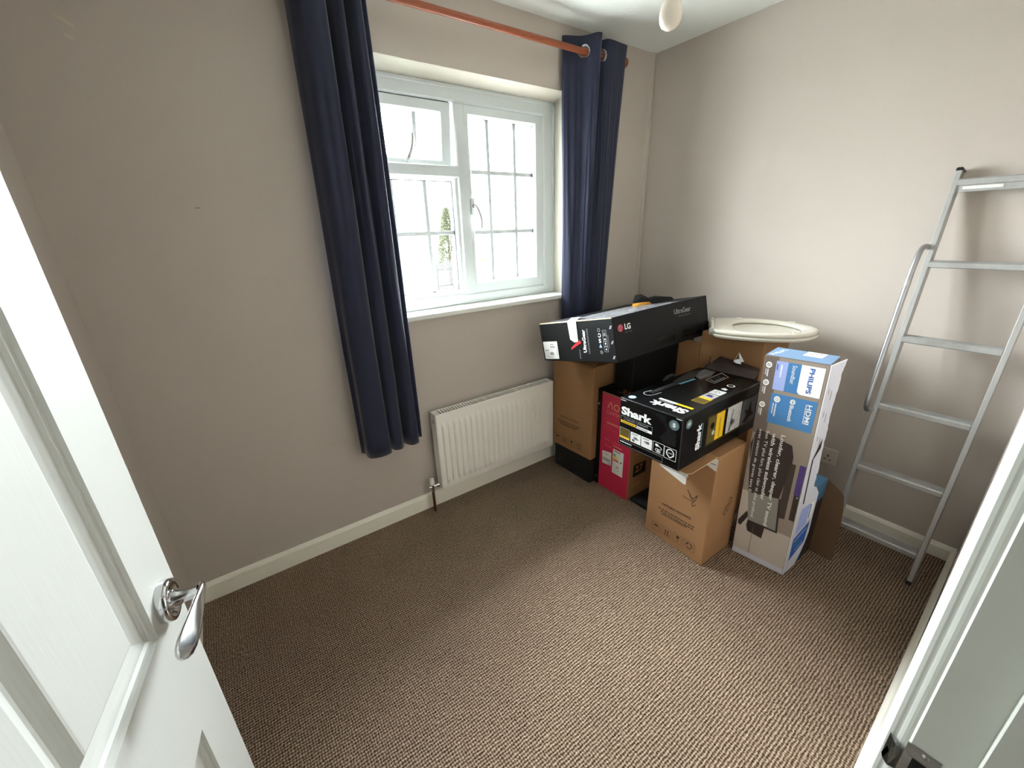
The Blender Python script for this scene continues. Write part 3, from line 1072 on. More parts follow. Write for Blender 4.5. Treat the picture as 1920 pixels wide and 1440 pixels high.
for yc, nm in ((0.139, 'stile'), (-0.146, 'stile')):
    mb = MB()
    sgy = 1 if yc > 0 else -1
    z0 = zc(0.006) + 0.002
    # channel section: web outside, two flanges
    mb.box((-0.004, yc - 0.008, z0), (0.047, yc + 0.008, LEN), 'alu', 0.0015)
    o = mb.build(nm, lad)
    cp = MB()
    cp.box((-0.0055, yc - 0.0095, LEN - 0.008), (0.0485, yc + 0.0095, LEN + 0.005), 'plastic', 0.003)
    cp.build('end_cap', o)
    ft = MB()
    ft.box((-0.0055, yc - 0.0095, 0.0025), (0.0485, yc + 0.0095, 0.020), 'plastic', 0.002)
    ft.build('foot', o)
for i, z in enumerate((0.142, 0.420, 0.698, 0.979, 1.266, 1.551)):
    mb = MB()
    zz = zc(z)
    # flat ribbed tread, level with the floor, a rounded front lip and a shallow skirt
    rm = Matrix.Translation((0.006, 0, zz)) @ Matrix.Rotation(-ang, 4, 'Y')
    top = i == 5
    hw = 0.138
    mb.box((-0.010, -hw, -0.010), (0.040, hw, 0.0), 'alu', 0.003, rm)
    for k in range(6):
        mb.box((-0.004 + k * 0.007, -hw + 0.002, -0.001), (-0.0005 + k * 0.007, hw - 0.002, 0.0012), 'alu', 0, rm)
    mb.box((-0.0125, -hw, -0.024), (-0.007, hw, -0.001), 'alu', 0.003, rm)
    if top:
        mb.box((-0.010, -hw, -0.045), (-0.006, hw, -0.016), 'alu', 0.001, rm)
        mb.box((-0.0112, 0.015, -0.036), (-0.0100, 0.115, -0.026), 'paper', 0, rm)
    mb.build('rung', lad)
# handrail standing off the left stile, in front of the ladder
yh = 0.150
pts = [(0.01, yh, zc(1.315)), (-0.03, yh + 0.004, zc(1.315)), (-0.068, yh + 0.006, zc(1.295)), (-0.088, yh + 0.006, zc(1.245)), (-0.094, yh + 0.006, zc(1.17)), (-0.094, yh + 0.006, zc(0.95)), (-0.090, yh + 0.006, zc(0.76)), (-0.080, yh + 0.006, zc(0.70)),
       (-0.055, yh + 0.005, zc(0.670)), (-0.02, yh + 0.003, zc(0.665)), (0.01, yh, zc(0.668))]
mb = MB()
mb.tube(catmull(pts, 8), 0.0095, 'alutube', 14)
hr = mb.build('handrail', lad)
mb = MB()
mb.tube([(-0.0941, yh + 0.006, zc(1.165)), (-0.0941, yh + 0.006, zc(1.185))], 0.0102, 'alu', 14)
mb.build('sleeve', hr)


# ------------------------------------------------------------------ boxes
def rootbox(name, pos, deg, label, cat, group=None):
    o = empty(name, pos, tuple(math.radians(d) for d in deg))
    tag(o, label, cat, group)
    return o


def icons4(f, spots, dz, m='ink'):
    """umbrella, this-way-up bars, fragile glass, recycling arrows inside thin frames; a decreases to the right"""
    for k, (a1, a0, b0, b1) in enumerate(spots):
        f.frame(a0, b0, a1, b1, 0.0012, m)
        ca, cb, wa, hb = (a0 + a1) / 2, (b0 + b1) / 2, (a1 - a0), (b1 - b0)
        if k == 0:
            f.poly([(ca + wa * .32 * math.cos(t), cb + hb * .05 + hb * .2 * math.sin(t)) for t in [PI * i / 8 for i in range(9)]], m)
            f.line([(ca, cb + hb * .05), (ca, cb - hb * .25)], 0.0015, m)
        elif k == 1:
            for s2 in (-1, 1):
                f.line([(ca + s2 * wa * .15, cb - hb * .3), (ca + s2 * wa * .15, cb + hb * .1)], 0.004, m)
                f.poly([(ca + s2 * wa * .15 - 0.005, cb + hb * .1), (ca + s2 * wa * .15 + 0.005, cb + hb * .1), (ca + s2 * wa * .15, cb + hb * .3)], m)
            f.line([(ca - wa * .3, cb - hb * .34), (ca + wa * .3, cb - hb * .34)], 0.002, m)
        elif k == 2:
            f.poly([(ca - wa * .2, cb + hb * .3), (ca + wa * .2, cb + hb * .3), (ca + wa * .1, cb), (ca - wa * .1, cb)], m)
            f.line([(ca, cb), (ca, cb - hb * .25)], 0.002, m)
            f.line([(ca - wa * .15, cb - hb * .27), (ca + wa * .15, cb - hb * .27)], 0.002, m)
        else:
            for q in range(3):
                t = PI / 2 + q * 2 * PI / 3
                f.ring(ca, cb, min(wa, hb) * .34, 0.005, m, 1, 5, t + 0.25, t + 1.6)
                tx, tz = ca + min(wa, hb) * .3 * math.cos(t + 1.75), cb + min(wa, hb) * .3 * math.sin(t + 1.75)
                f.disc(tx, tz, 0.0045, m, 1, 3)


# --- brown carton standing at the front of the pile
C = rootbox('cardboard_box', (1.8401, -1.1448, 0), (0, 0, -1.375), 'brown moving carton with a scribble and handling symbols, under the black vacuum cleaner box', 'box', 'brown cardboard cartons')
cd_ = (0.2184, 0.3083, 0.5528)
mb = MB()
mb.box((0, 0, 0), cd_, 'card', 0.004)
f = Face(mb, 0, 0, -1)
f.text('RETURN ADDRESS', (0.224, 0.194), (-0.147, 0.008), (0, 0.011), 'ink', 0.008)
for k, (a, b_, ln) in enumerate(((0.243, 0.165, 0.185), (0.228, 0.152, 0.17), (0.222, 0.142, 0.13))):
    f.dashes((a, b_), (-ln, 0.006), (0, 0.005), 'ink', 5 + k)
icons4(f, [(0.268, 0.222, 0.034, 0.076), (0.208, 0.162, 0.036, 0.082), (0.150, 0.104, 0.038, 0.086), (0.094, 0.042, 0.040, 0.088)], 0)
f.line([(0.131, 0.299), (0.112, 0.297), (0.090, 0.295), (0.078, 0.302), (0.096, 0.322), (0.112, 0.342), (0.104, 0.330), (0.088, 0.306), (0.074, 0.322), (0.064, 0.338), (0.070, 0.310), (0.084, 0.284), (0.080, 0.272), (0.066, 0.288)], 0.003, 'ink')
f = Face(mb, 1, 0, -1)
f.line([(0.140, 0.285 - 0.0), (0.150, 0.300), (0.165, 0.294), (0.168, 0.272), (0.150, 0.240), (0.128, 0.222), (0.116, 0.225), (0.116, 0.240), (0.130, 0.262), (0.152, 0.282)], 0.004, 'ink')
f.line([(0.118, 0.252), (0.160, 0.268)], 0.0035, 'ink')
f.line([(0.128, 0.262), (0.140, 0.236)], 0.0035, 'ink')
mb.build('carton_body', C)
mb = MB()
f = Face(mb, 0, 0, -1)
f.poly([(0.262, 0.392), (0.118, 0.400), (0.122, 0.475), (0.262, 0.47)], 'paper', 2)
f.poly([(0.124, 0.404), (0.124, 0.360), (0.136, 0.358), (0.262, 0.392), (0.262, 0.42)], 'paper', 2)
for k in range(14):
    f.rect(0.160 + k * 0.004, 0.405, 0.1618 + k * 0.004 + 0.0012 * (k % 3), 0.432, 'ink', 3)
mb.build('shipping_label', C)
mb = MB()
f = Face(mb, 0, 0, -1)
f.poly([(0.045, 0.500), (0.003, 0.488), (0.001, 0.545), (0.045, 0.545)], 'paper', 2)
f.dashes((0.03, 0.515), (-0.022, 0.0), (0, 0.004), 'ink', 3, 3)
mb.build('courier_label', C)
mb = MB()
fl = [(0.0, 0.004, 0.5535), (0.0, 0.300, 0.5535), (-0.045, 0.285, 0.500), (-0.078, 0.185, 0.462), (-0.073, 0.085, 0.462), (-0.066, 0.066, 0.470)]
fl2 = [(x - 0.001, y, z + 0.004) for x, y, z in fl]
n = len(fl)
mb.add(fl + fl2, [list(range(n)), list(range(n, 2 * n))[::-1]], 'card')
mb.add(fl + fl2, [[i, (i + 1) % n, n + (i + 1) % n, n + i] for i in range(n)], 'cardedge')
mb.build('flap', C)

# --- tall sound bar carton
SB = rootbox('soundbar_box', (2.0617, -1.3831, 0.004), (-0.865, -0.895, 5.872), 'tall narrow sound bar carton with blue top standing on end before the ladder', 'box')
sx_, sy_, sz_ = 0.1331, 0.2087, 0.9494
mb = MB()
mb.box((0, 0, 0), (sx_, sy_, sz_), 'sbbrown', 0.003)
f = Face(mb, 0, 0, -1)
e = 0.0025
f.rect(e, e, sy_ - e, sz_ - e, 'sbtaupe', 0)
f.rect(0.158, 0.62, sy_ - e, sz_ - e, 'sbbrown', 1)
f.rect(e, e, sy_ - e, 0.20, 'sblow', 1)
f.rect(0.125, 0.20, sy_ - e, 0.34, 'sblow', 1)
f.rect(e, e, sy_ - e, 0.030, 'sbside', 2)
# wall brackets and furniture printed on the room picture
f.poly([(0.062, 0.608), (0.188, 0.640), (0.206, 0.565), (0.182, 0.332), (0.166, 0.335), (0.128, 0.345), (0.069, 0.356), (0.050, 0.535), (0.050, 0.560)], 'sbdark', 2)
f.poly([(0.036, 0.274), (0.056, 0.270), (0.062, 0.356), (0.060, 0.532), (0.036, 0.532)], 'sbdark2', 2)
f.rect(0.003, 0.280, 0.022, 0.400, 'sbdark', 2)
f.rect(0.003, 0.400, 0.024, 0.537, 'sbviolet', 2)
f.disc(0.010, 0.392, 0.004, 'greyp', 3)
f.poly([(0.182, 0.335), (0.069, 0.358), (0.058, 0.201), (0.166, 0.200)], 'sbgrey', 3)
f.poly([(0.069, 0.358), (0.062, 0.360), (0.050, 0.192), (0.166, 0.192), (0.166, 0.200), (0.058, 0.201)], 'sbdark', 3)
f.poly([(0.166, 0.192), (0.098, 0.192), (0.102, 0.134), (0.160, 0.142), (0.168, 0.170)], 'sbdark', 3)
f.poly([(0.174, 0.243), (0.166, 0.222), (0.168, 0.212), (0.190, 0.156), (0.200, 0.160), (0.203, 0.178), (0.198, 0.19)], 'sbdark', 3)
f.poly([(0.138, 0.20), (0.141, 0.20), (0.143, 0.03), (0.139, 0.03)], 'sbtaupe', 3)
f.line([(0.196, 0.60), (0.196, 0.34)], 0.002, 'greyp', 3)
# brand panel
f.rect(0.012, 0.819, 0.165, 0.934, 'sbblue', 2)
f.rect(0.126, 0.819, 0.165, 0.934, 'sblilac', 3)
wp = [(0.012, 0.934), (0.084, 0.934), (0.084, 0.840)] + [(0.070 + 0.014 * math.cos(t), 0.833 - 0.014 * math.sin(t) + 0.0) for t in [PI * i / 12 for i in range(7)]] + [(0.012, 0.819)]
f.poly(wp, 'white', 3)
f.text('PHILIPS', (0.057, 0.926), (0, -0.097), (-0.016, 0), 'philblue', 0.03, 4)
f.text('Soundbar', (0.1115, 0.926), (0, -0.073), (-0.0145, 0), 'white', 0.005, 4)
f.dashes((0.149, 0.922), (0, -0.05), (-0.006, 0), 'white', 8, 4)
f.dashes((0.162, 0.922), (0, -0.025), (-0.005, 0), 'philblue', 9, 4)
f.rect(0.0135, 0.678, 0.1635, 0.804, 'sbblue', 2)
f.text('HDMI', (0.0425, 0.787), (0, -0.078), (-0.0155, 0), 'white', 0.02, 4)
f.dashes((0.047, 0.787), (0, -0.078), (-0.003, 0), 'white', 4, 4)
f.disc(0.0895, 0.784, 0.009, 'white', 4, 20, 0.011)
f.line([(0.093, 0.779), (0.086, 0.788), (0.0895, 0.791), (0.0895, 0.776), (0.086, 0.780), (0.093, 0.788)], 0.0012, 'sbblue', 5)
f.text('Bluetooth', (0.0965, 0.770), (0, -0.066), (-0.0135, 0), 'white', 0.02, 4)
f.disc(0.1415, 0.782, 0.011, 'white', 4, 20, 0.013)
f.ring(0.1415, 0.782, 0.006, 0.0015, 'greyp', 5, 10)
f.dashes((0.145, 0.764), (0, -0.055), (-0.005, 0), 'white', 6, 4)
f.dashes((0.153, 0.764), (0, -0.045), (-0.0035, 0), 'white', 7, 4)
for k, zc_ in enumerate((0.913, 0.841, 0.748)):
    f.disc(0.189, zc_, 0.0105, 'white', 4, 20, 0.0125)
    f.ring(0.189, zc_, 0.006, 0.0018, 'sbbrown', 5, 8)
    f.line([(0.185, zc_ - 0.004), (0.193, zc_ + 0.004)], 0.0016, 'sbbrown', 5)
    f.dashes((0.192, zc_ - 0.017), (0, -0.030), (-0.005, 0), 'white', 20 + k, 4)
    f.dashes((0.198, zc_ - 0.017), (0, -0.024), (-0.003, 0), 'white', 30 + k, 4)
f.text('Louder, clearer, deeper TV sound', (0.1085, 0.641), (0, -0.436), (-0.0185, 0), 'white', 0.02, 5)
f.text('with wireless subwoofer', (0.1345, 0.639), (0, -0.316), (-0.0150, 0), 'white', 0.02, 5)
f.text('Son TV plus fort, plus clair et plus profond', (0.1615, 0.641), (0, -0.42), (-0.0160, 0), 'white', 0.0, 5)
f.text('avec caisson de graves sans fil', (0.1855, 0.641), (0, -0.302), (-0.0145, 0), 'white', 0.0, 5)
f = Face(mb, 2, sz_, 1)
f.rect(0.0025, 0.0025, sx_ - 0.0025, sy_ - 0.0025, 'sbtop', 1)
f.text('PHILIPS', (0.014, 0.182), (0.095, -0.020), (0.0, 0.017), 'white', 0.02, 2)
mb.build('carton_body', SB)
mb = MB()
f = Face(mb, 2, sz_, 1)
f.poly([(0.066, 0.104), (0.132, 0.100), (0.128, 0.038), (0.063, 0.043)], 'paper', 2)
f.ring(0.10, 0.075, 0.012, 0.004, 'greyp', 3, 9)
f.disc(0.110, 0.055, 0.006, 'greyp', 3)
f.dashes((0.075, 0.095), (0, -0.045), (0.006, 0), 'greyp', 12, 3)
mb.build('address_label', SB)
# torn-open side of the carton, swung outwards
ph = math.radians(25)
edge = [(0.069, 0.962), (0.066, 0.945), (0.060, 0.921), (0.056, 0.905), (0.0575, 0.86), (0.054, 0.82), (0.051, 0.769), (0.0525, 0.72), (0.054, 0.678), (0.0525, 0.64), (0.055, 0.574), (0.060, 0.508), (0.055, 0.496), (0.0585, 0.435)]
low = [(0.072, 0.432), (0.091, 0.400), (0.0905, 0.379), (0.0895, 0.300), (0.090, 0.205), (0.082, 0.150), (0.075, 0.120), (0.060, 0.07), (0.052, 0.045), (0.0, 0.003)]
rnd = random.Random(4)
outl = [(0.0, 0.003), (0.0, 0.948)]
pe = edge
for (a, b_), (a2, b2) in zip(pe[:-1], pe[1:]):
    outl.append((a, b_))
    for q in (0.33, 0.66):
        outl.append((a + (a2 - a) * q + rnd.uniform(-0.0025, 0.0025), b_ + (b2 - b_) * q))
outl += [pe[-1]] + low[:-1]
mb = MB()


def fp(a, z, off=0.0):
    return (a * math.cos(ph) + off * math.sin(ph) * -1, -a * math.sin(ph) - off * math.cos(ph), z)


n = len(outl)
fr = [fp(a, z, 0.0015) for a, z in outl]
bk = [fp(a, z, -0.0015) for a, z in outl]
mb.add(fr, [list(range(n))], 'sbside')
mb.add(bk, [list(range(n))[::-1]], 'carddark')
mb.add(fr + bk, [[i, (i + 1) % n, n + (i + 1) % n, n + i] for i in range(n)], 'white')


def fpoly(pts, m, off=0.0022):
    mb.add([fp(a, z, off) for a, z in pts], [list(range(len(pts)))], m)


fpoly([(0.018, 0.365), (0.024, 0.365), (0.018, 0.57), (0.042, 0.615), (0.040, 0.655), (0.028, 0.62), (0.012, 0.565)], 'sbdark')
for z in (0.86, 0.77, 0.67):
    fpoly([(0.012, z), (0.016, z), (0.016, z - 0.022), (0.012, z - 0.022)], 'greyp')
    fpoly([(0.026, z - 0.01), (0.030, z - 0.01), (0.030, z - 0.045), (0.026, z - 0.045)], 'greyp')
fpoly([(0.020, 0.335), (0.062, 0.360), (0.060, 0.262), (0.016, 0.212)], 'sblilac')
fpoly([(0.060, 0.362), (0.082, 0.368), (0.080, 0.285), (0.058, 0.265)], 'white')
fpoly([(0.063, 0.352), (0.070, 0.354), (0.069, 0.285), (0.063, 0.280)], 'sbblue')
fpoly([(0.013, 0.190), (0.080, 0.268), (0.074, 0.165), (0.012, 0.075)], 'philblue')
fpoly([(0.018, 0.180), (0.070, 0.240), (0.069, 0.230), (0.018, 0.170)], 'sblilac', 0.0027)
fpoly([(0.020, 0.150), (0.048, 0.185), (0.047, 0.178), (0.020, 0.143)], 'el_g', 0.0027)
fpoly([(0.030, 0.130), (0.066, 0.172), (0.065, 0.166), (0.030, 0.124)], 'sblilac', 0.0027)
mb.build('torn_side_flap', SB)

# --- red monitor carton
A = rootbox('monitor_box', (1.946, -0.6403, 0), (0, 0, -0.32), 'red and brown gaming monitor carton standing on the carpet left of the vacuum cleaner box', 'box')
ax_, ay_, az_ = 0.60, 0.216, 0.5924
mb = MB()
mb.box((0, 0, 0), (ax_, ay_, az_), 'card', 0.003)
f = Face(mb, 0, 0, -1)
f.rect(0.0025, 0.002, ay_ - 0.002, az_ - 0.004, 'aocred', 0)
f.line([(0.171, 0.508), (0.156, 0.545), (0.148, 0.545), (0.138, 0.508)], 0.0065, 'aocprint', 2)
f.text('OC', (0.131, 0.506), (-0.078, 0.0), (0, 0.042), 'aocprint', 0.015, 2)
f.text('GAMING', (0.176, 0.476), (-0.125, 0.0), (0, 0.020), 'aocprint', -0.01, 2)
f.dashes((0.170, 0.418), (-0.08, 0.0), (0, 0.010), 'aocprint', 2, 2)
f.dashes((0.190, 0.385), (-0.10, 0.0), (0, 0.003), 'aocfaint', 3, 2)
f.dashes((0.190, 0.312), (-0.045, 0.0), (0, 0.012), 'aocfaint', 4, 2)
f.dashes((0.125, 0.312), (-0.05, 0.0), (0, 0.010), 'aocfaint', 5, 2)
f.dashes((0.18, 0.275), (-0.05, 0.0), (0, 0.012), 'aocfaint', 6, 2)
f.dashes((0.118, 0.295), (-0.06, 0.0), (0, 0.008), 'aocprint', 7, 2)
f = Face(mb, 1, 0, -1)
f.poly([(0.034, 0.217), (0.142, 0.210), (0.142, 0.140), (0.034, 0.140)], 'blackmatt', 1)
f.text('27', (0.052, 0.162), (0.062, 0.0), (0, 0.042), 'orange', 0.01, 2)
f.dashes((0.04, 0.08), (0.06, 0.0), (0, 0.012), 'orange', 5, 1)
f.dashes((0.05, 0.27), (0.05, 0.0), (0, 0.010), 'orange', 5, 1)
f = Face(mb, 2, az_, 1)
f.rect(0.006, 0.004, ax_ - 0.004, ay_ - 0.004, 'blackbox', 1)
f.text('AOC', (0.105, 0.070), (0.0, 0.085), (-0.055, 0.0), 'orange', 0.01, 2)
mb.build('carton_body', A)
mb = MB()
f = Face(mb, 0, 0, -1)
f.poly([(0.194, 0.237), (0.127, 0.248), (0.125, 0.165), (0.190, 0.158)], 'paper', 2)
for k in range(12):
    f.rect(0.134 + k * 0.0045, 0.182, 0.136 + k * 0.0045 + 0.001 * (k % 2), 0.200, 'midgrey', 3)
f.dashes((0.186, 0.228), (-0.045, 0.0), (0, 0.004), 'greyp', 3, 3)
f.dashes((0.186, 0.218), (-0.035, 0.0), (0, 0.004), 'greyp', 4, 3)
f.dashes((0.150, 0.168), (-0.02, 0.0), (0, 0.006), 'midgrey', 5, 3)
mb.build('barcode_label', A)
mb = MB()
f = Face(mb, 0, 0, -1)
f.rect(0.042, 0.130, 0.117, 0.281, 'paper', 2)
f.dashes((0.112, 0.268), (-0.05, 0.0), (0, 0.006), 'ink', 3, 3)
for k, m_ in enumerate(('el_g', 'el_g', 'el_y', 'el_y', 'el_o', 'el_r')):
    z = 0.255 - k * 0.0078
    ln = 0.012 + k * 0.0052
    f.poly([(0.112, z), (0.112 - ln, z), (0.112 - ln - 0.003, z - 0.0033), (0.112 - ln, z - 0.0066), (0.112, z - 0.0066)], m_, 3)
f.poly([(0.060, 0.220), (0.052, 0.220), (0.052, 0.212), (0.060, 0.212), (0.064, 0.216)], 'ink', 3)
f.ring(0.080, 0.172, 0.010, 0.003, 'ink', 3, 8, 0, PI)
f.line([(0.07, 0.172), (0.09, 0.172)], 0.002, 'ink', 3)
f.dashes((0.095, 0.155), (-0.03, 0.0), (0, 0.004), 'greyp', 6, 3)
mb.build('energy_label', A)
mb = MB()
hp = catmull([(0.36, 0.085, az_ - 0.002), (0.365, 0.085, az_ + 0.012), (0.385, 0.085, az_ + 0.026), (0.42, 0.085, az_ + 0.032), (0.455, 0.085, az_ + 0.026), (0.475, 0.085, az_ + 0.012), (0.48, 0.085, az_ - 0.002)], 6)
vs = []
for i, p in enumerate(hp):
    t = (hp[min(i + 1, len(hp) - 1)] - hp[max(i - 1, 0)]).normalized()
    nrm = Vector((-t.z, 0, t.x)) * 0.0025
    for yy in (-0.011, 0.011):
        vs += [p + nrm + Vector((0, yy, 0)), p - nrm + Vector((0, yy, 0))]
fs = []
for i in range(len(hp) - 1):
    a, b_ = i * 4, i * 4 + 4
    fs += [[a, a + 2, b_ + 2, b_], [a + 1, b_ + 1, b_ + 3, a + 3], [a, b_, b_ + 1, a + 1], [a + 2, a + 3, b_ + 3, b_ + 2]]
mb.add(vs, fs, 'greyplastic')
mb.build('carry_handle', A)

# --- brown carton under the left end of the long black monitor box, on a flat black one
B = rootbox('cardboard_box', (1.905, -0.3951, 0.1572), (0, 0, 2.947), 'brown moving carton beside the radiator, on a low black box', 'box', 'brown cardboard cartons')
mb = MB()
mb.box((0, 0, 0), (0.30, 0.31, 0.568), 'card', 0.004)
f = Face(mb, 0, 0, -1)
f.text('RETURN ADDRESS', (0.247, 0.200), (-0.147, 0.004), (0, 0.010), 'ink', 0.008)
for k, (a, b_, ln) in enumerate(((0.270, 0.172, 0.18), (0.255, 0.160, 0.16), (0.246, 0.150, 0.125))):
    f.dashes((a, b_), (-ln, 0.004), (0, 0.005), 'ink', 15 + k)
icons4(f, [(0.292, 0.246, 0.034, 0.076), (0.232, 0.186, 0.034, 0.078), (0.174, 0.128, 0.034, 0.078), (0.116, 0.064, 0.034, 0.080)], 0)
mb.build('carton_body', B)
for k, pts in enumerate(([(0.0, 0.01, 0.5685), (0.0, 0.30, 0.5685), (0.11, 0.29, 0.605), (0.11, 0.02, 0.605)], [(0.30, 0.01, 0.5685), (0.30, 0.30, 0.5685), (0.19, 0.29, 0.598), (0.19, 0.02, 0.598)])):
    mb = MB()
    up = [(x, y, z + 0.004) for x, y, z in pts]
    mb.add(pts + up, [[0, 1, 2, 3], [7, 6, 5, 4], [0, 4, 5, 1], [1, 5, 6, 2], [2, 6, 7, 3], [3, 7, 4, 0]], 'card')
    mb.build('flap', B)
E_ = rootbox('black_box', (1.905, -0.392, 0.0), (0, 0, 1.0), 'low black box on the carpet at the end of the radiator, under a brown carton', 'box', 'plain black boxes')
mb = MB()
mb.box((0, 0, 0), (0.32, 0.30, 0.1565), 'blackmatt', 0.003)
f = Face(mb, 0, 0, -1)
f.dashes((0.26, 0.05), (-0.012, 0.0), (0, 0.008), 'midgrey', 3, 1)
mb.build('carton_body', E_)
D_ = rootbox('black_box', (1.945, -0.4205, 0.0), (0, 0, 0), 'slim upright black box squeezed between a brown carton and the red monitor carton', 'box', 'plain black boxes')
mb = MB()
mb.box((0, 0, 0), (0.45, 0.0225, 0.605), 'blackbox', 0.002)
f = Face(mb, 0, 0, -1)
f.text('XP', (0.0215, 0.508), (-0.014, 0.0), (0, 0.013), 'white', 0.01, 2)
f.dashes((0.0215, 0.482), (-0.014, 0.0), (0, 0.002), 'greyp', 3, 2)
f.rect(0.010, 0.040, 0.014, 0.056, 'greyp', 2)
mb.build('carton_body', D_)
H_ = rootbox('black_box', (2.06, -0.53, 0.5935), (0, 0, 0), 'black box on top of the red monitor carton, propping the long black monitor box', 'box', 'plain black boxes')
mb = MB()
mb.box((0, 0, 0), (0.54, 0.122, 0.205), 'blackmatt', 0.003)
mb.build('carton_body', H_)
F_ = rootbox('black_box', (1.962, -0.825, 0.0), (0, 0, -0.5), 'flat black box on the carpet between the red carton and the front brown carton', 'box', 'plain black boxes')
mb = MB()
mb.box((0, 0, 0), (0.33, 0.178, 0.022), 'blackmatt', 0.003)
mb.build('carton_body', F_)

# --- long black monitor box on top
G = rootbox('monitor_box', (1.702, -0.721, 0.876), (-12.17, -1.737, -1.171), 'long black gaming monitor box lying tilted on top of the pile under the curtain', 'box')
gx, gy, gz = 0.686, 0.52, 0.195
mb = MB()
mb.box((0, 0, 0), (gx, gy, gz), 'blackbox', 0.003)
f = Face(mb, 0, 0, -1)
# red wing mark
f.poly([(0.290, 0.058), (0.284, 0.070), (0.236, 0.100), (0.222, 0.103), (0.214, 0.100), (0.214, 0.088), (0.222, 0.088), (0.250, 0.076)], 'redV', 1)
f.poly([(0.256, 0.088), (0.226, 0.096), (0.218, 0.112), (0.222, 0.094), (0.250, 0.084)], 'redV', 2)
f.text('UltraGear', (0.181, 0.046), (-0.004, 0.108), (0.022, 0.0), 'white', 0.03, 2)
f.dashes((0.159, 0.040), (-0.002, 0.120), (0.009, 0.0), 'midgrey', 3, 2)
f.dashes((0.226, 0.015), (-0.001, 0.045), (0.008, 0.0), 'midgrey', 5, 1)
f.ring(0.087, 0.148, 0.0085, 0.0025, 'greyp', 2, 10)
f.ring(0.087, 0.124, 0.0095, 0.0035, 'white', 2, 12, 0.5, 6.0)
f.text('S', (0.094, 0.090), (-0.014, 0.0), (0.0, 0.019), 'white', 0.03, 2)
f.poly([(0.096, 0.070), (0.078, 0.068), (0.087, 0.086)], 'paleblue', 2)
f.ring(0.086, 0.048, 0.0085, 0.0025, 'greyp', 2, 6)
f.line([(0.080, 0.042), (0.092, 0.054)], 0.0022, 'greyp', 2)
for k in range(4):
    z0 = 0.050 + k * 0.0245
    f.frame(0.044, z0, 0.066, z0 + 0.0225, 0.0018, 'greyp', 2)
    if k == 0:
        f.poly([(0.060, z0 + 0.008), (0.050, z0 + 0.008), (0.055, z0 + 0.017)], 'white', 2)
    elif k == 1:
        f.disc(0.055, z0 + 0.013, 0.004, 'white', 2)
        f.line([(0.055, z0 + 0.012), (0.055, z0 + 0.004)], 0.002, 'white', 2)
    elif k == 2:
        f.rect(0.050, z0 + 0.005, 0.061, z0 + 0.010, 'white', 2)
    else:
        f.line([(0.049, z0 + 0.006), (0.062, z0 + 0.006)], 0.003, 'white', 2)
        f.line([(0.049, z0 + 0.015), (0.062, z0 + 0.015)], 0.002, 'greyp', 2)
f.dashes((0.034, 0.065), (0.0, 0.06), (0.004, 0.0), 'midgrey', 4, 2)
for z in (0.156, 0.090, 0.024):
    for k in (0, 1):
        f.line([(0.022 - k * 0.006, z - 0.006), (0.014 - k * 0.006, z + 0.008)], 0.002, 'white', 2)
f = Face(mb, 1, 0, -1)
f.disc(0.042, 0.145, 0.0165, 'redlogo', 1, 28)
f.ring(0.042, 0.145, 0.0125, 0.0018, 'greyp', 2, 18, 0.0, 5.0)
f.line([(0.042, 0.153), (0.042, 0.138), (0.047, 0.138)], 0.0018, 'greyp', 2)
f.disc(0.037, 0.150, 0.002, 'greyp', 2)
f.text('LG', (0.068, 0.134), (0.038, -0.002), (0.0, 0.026), 'white', 0.03, 2)
f.text("Life's Good", (0.068, 0.119), (0.044, 0.0), (0.0, 0.008), 'midgrey', 0.0, 2)
f.text('UltraGear', (0.414, 0.142), (0.130, -0.002), (0.0, 0.024), 'greyp', 0.01, 2)
f.text('Gaming Monitor', (0.445, 0.123), (0.095, -0.001), (0.0, 0.011), 'midgrey', 0.0, 2)
f.poly([(0.26, 0.030), (0.40, 0.026), (0.41, 0.050), (0.27, 0.058)], 'blackgloss', 1)
f.poly([(0.46, 0.022), (0.62, 0.016), (0.63, 0.050), (0.47, 0.058)], 'blackgloss', 1)
mb.build('carton_body', G)
mb = MB()
f = Face(mb, 0, 0, -1)
f.poly([(0.508, 0.101), (0.391, 0.102), (0.392, 0.011), (0.507, 0.008)], 'paper', 2)
f.dashes((0.45, 0.083), (-0.03, 0.0), (0, 0.006), 'greyp', 2, 3)
f.dashes((0.452, 0.068), (-0.04, 0.0), (0, 0.010), 'greyp', 3, 3)
f.dashes((0.498, 0.052), (-0.03, 0.0), (0, 0.006), 'midgrey', 4, 3)
for k in range(10):
    f.rect(0.430 + k * 0.003, 0.030, 0.4315 + k * 0.003 + 0.001 * (k % 2), 0.045, 'midgrey', 3)
f.frame(0.470, 0.028, 0.486, 0.046, 0.0015, 'greyp', 3)
f.dashes((0.404, 0.03), (0.0, 0.04), (-0.005, 0.0), 'greyp', 5, 3)
f.dashes((0.495, 0.018), (-0.06, 0.0), (0, 0.004), 'greyp', 6, 3)
mb.build('product_label', G)
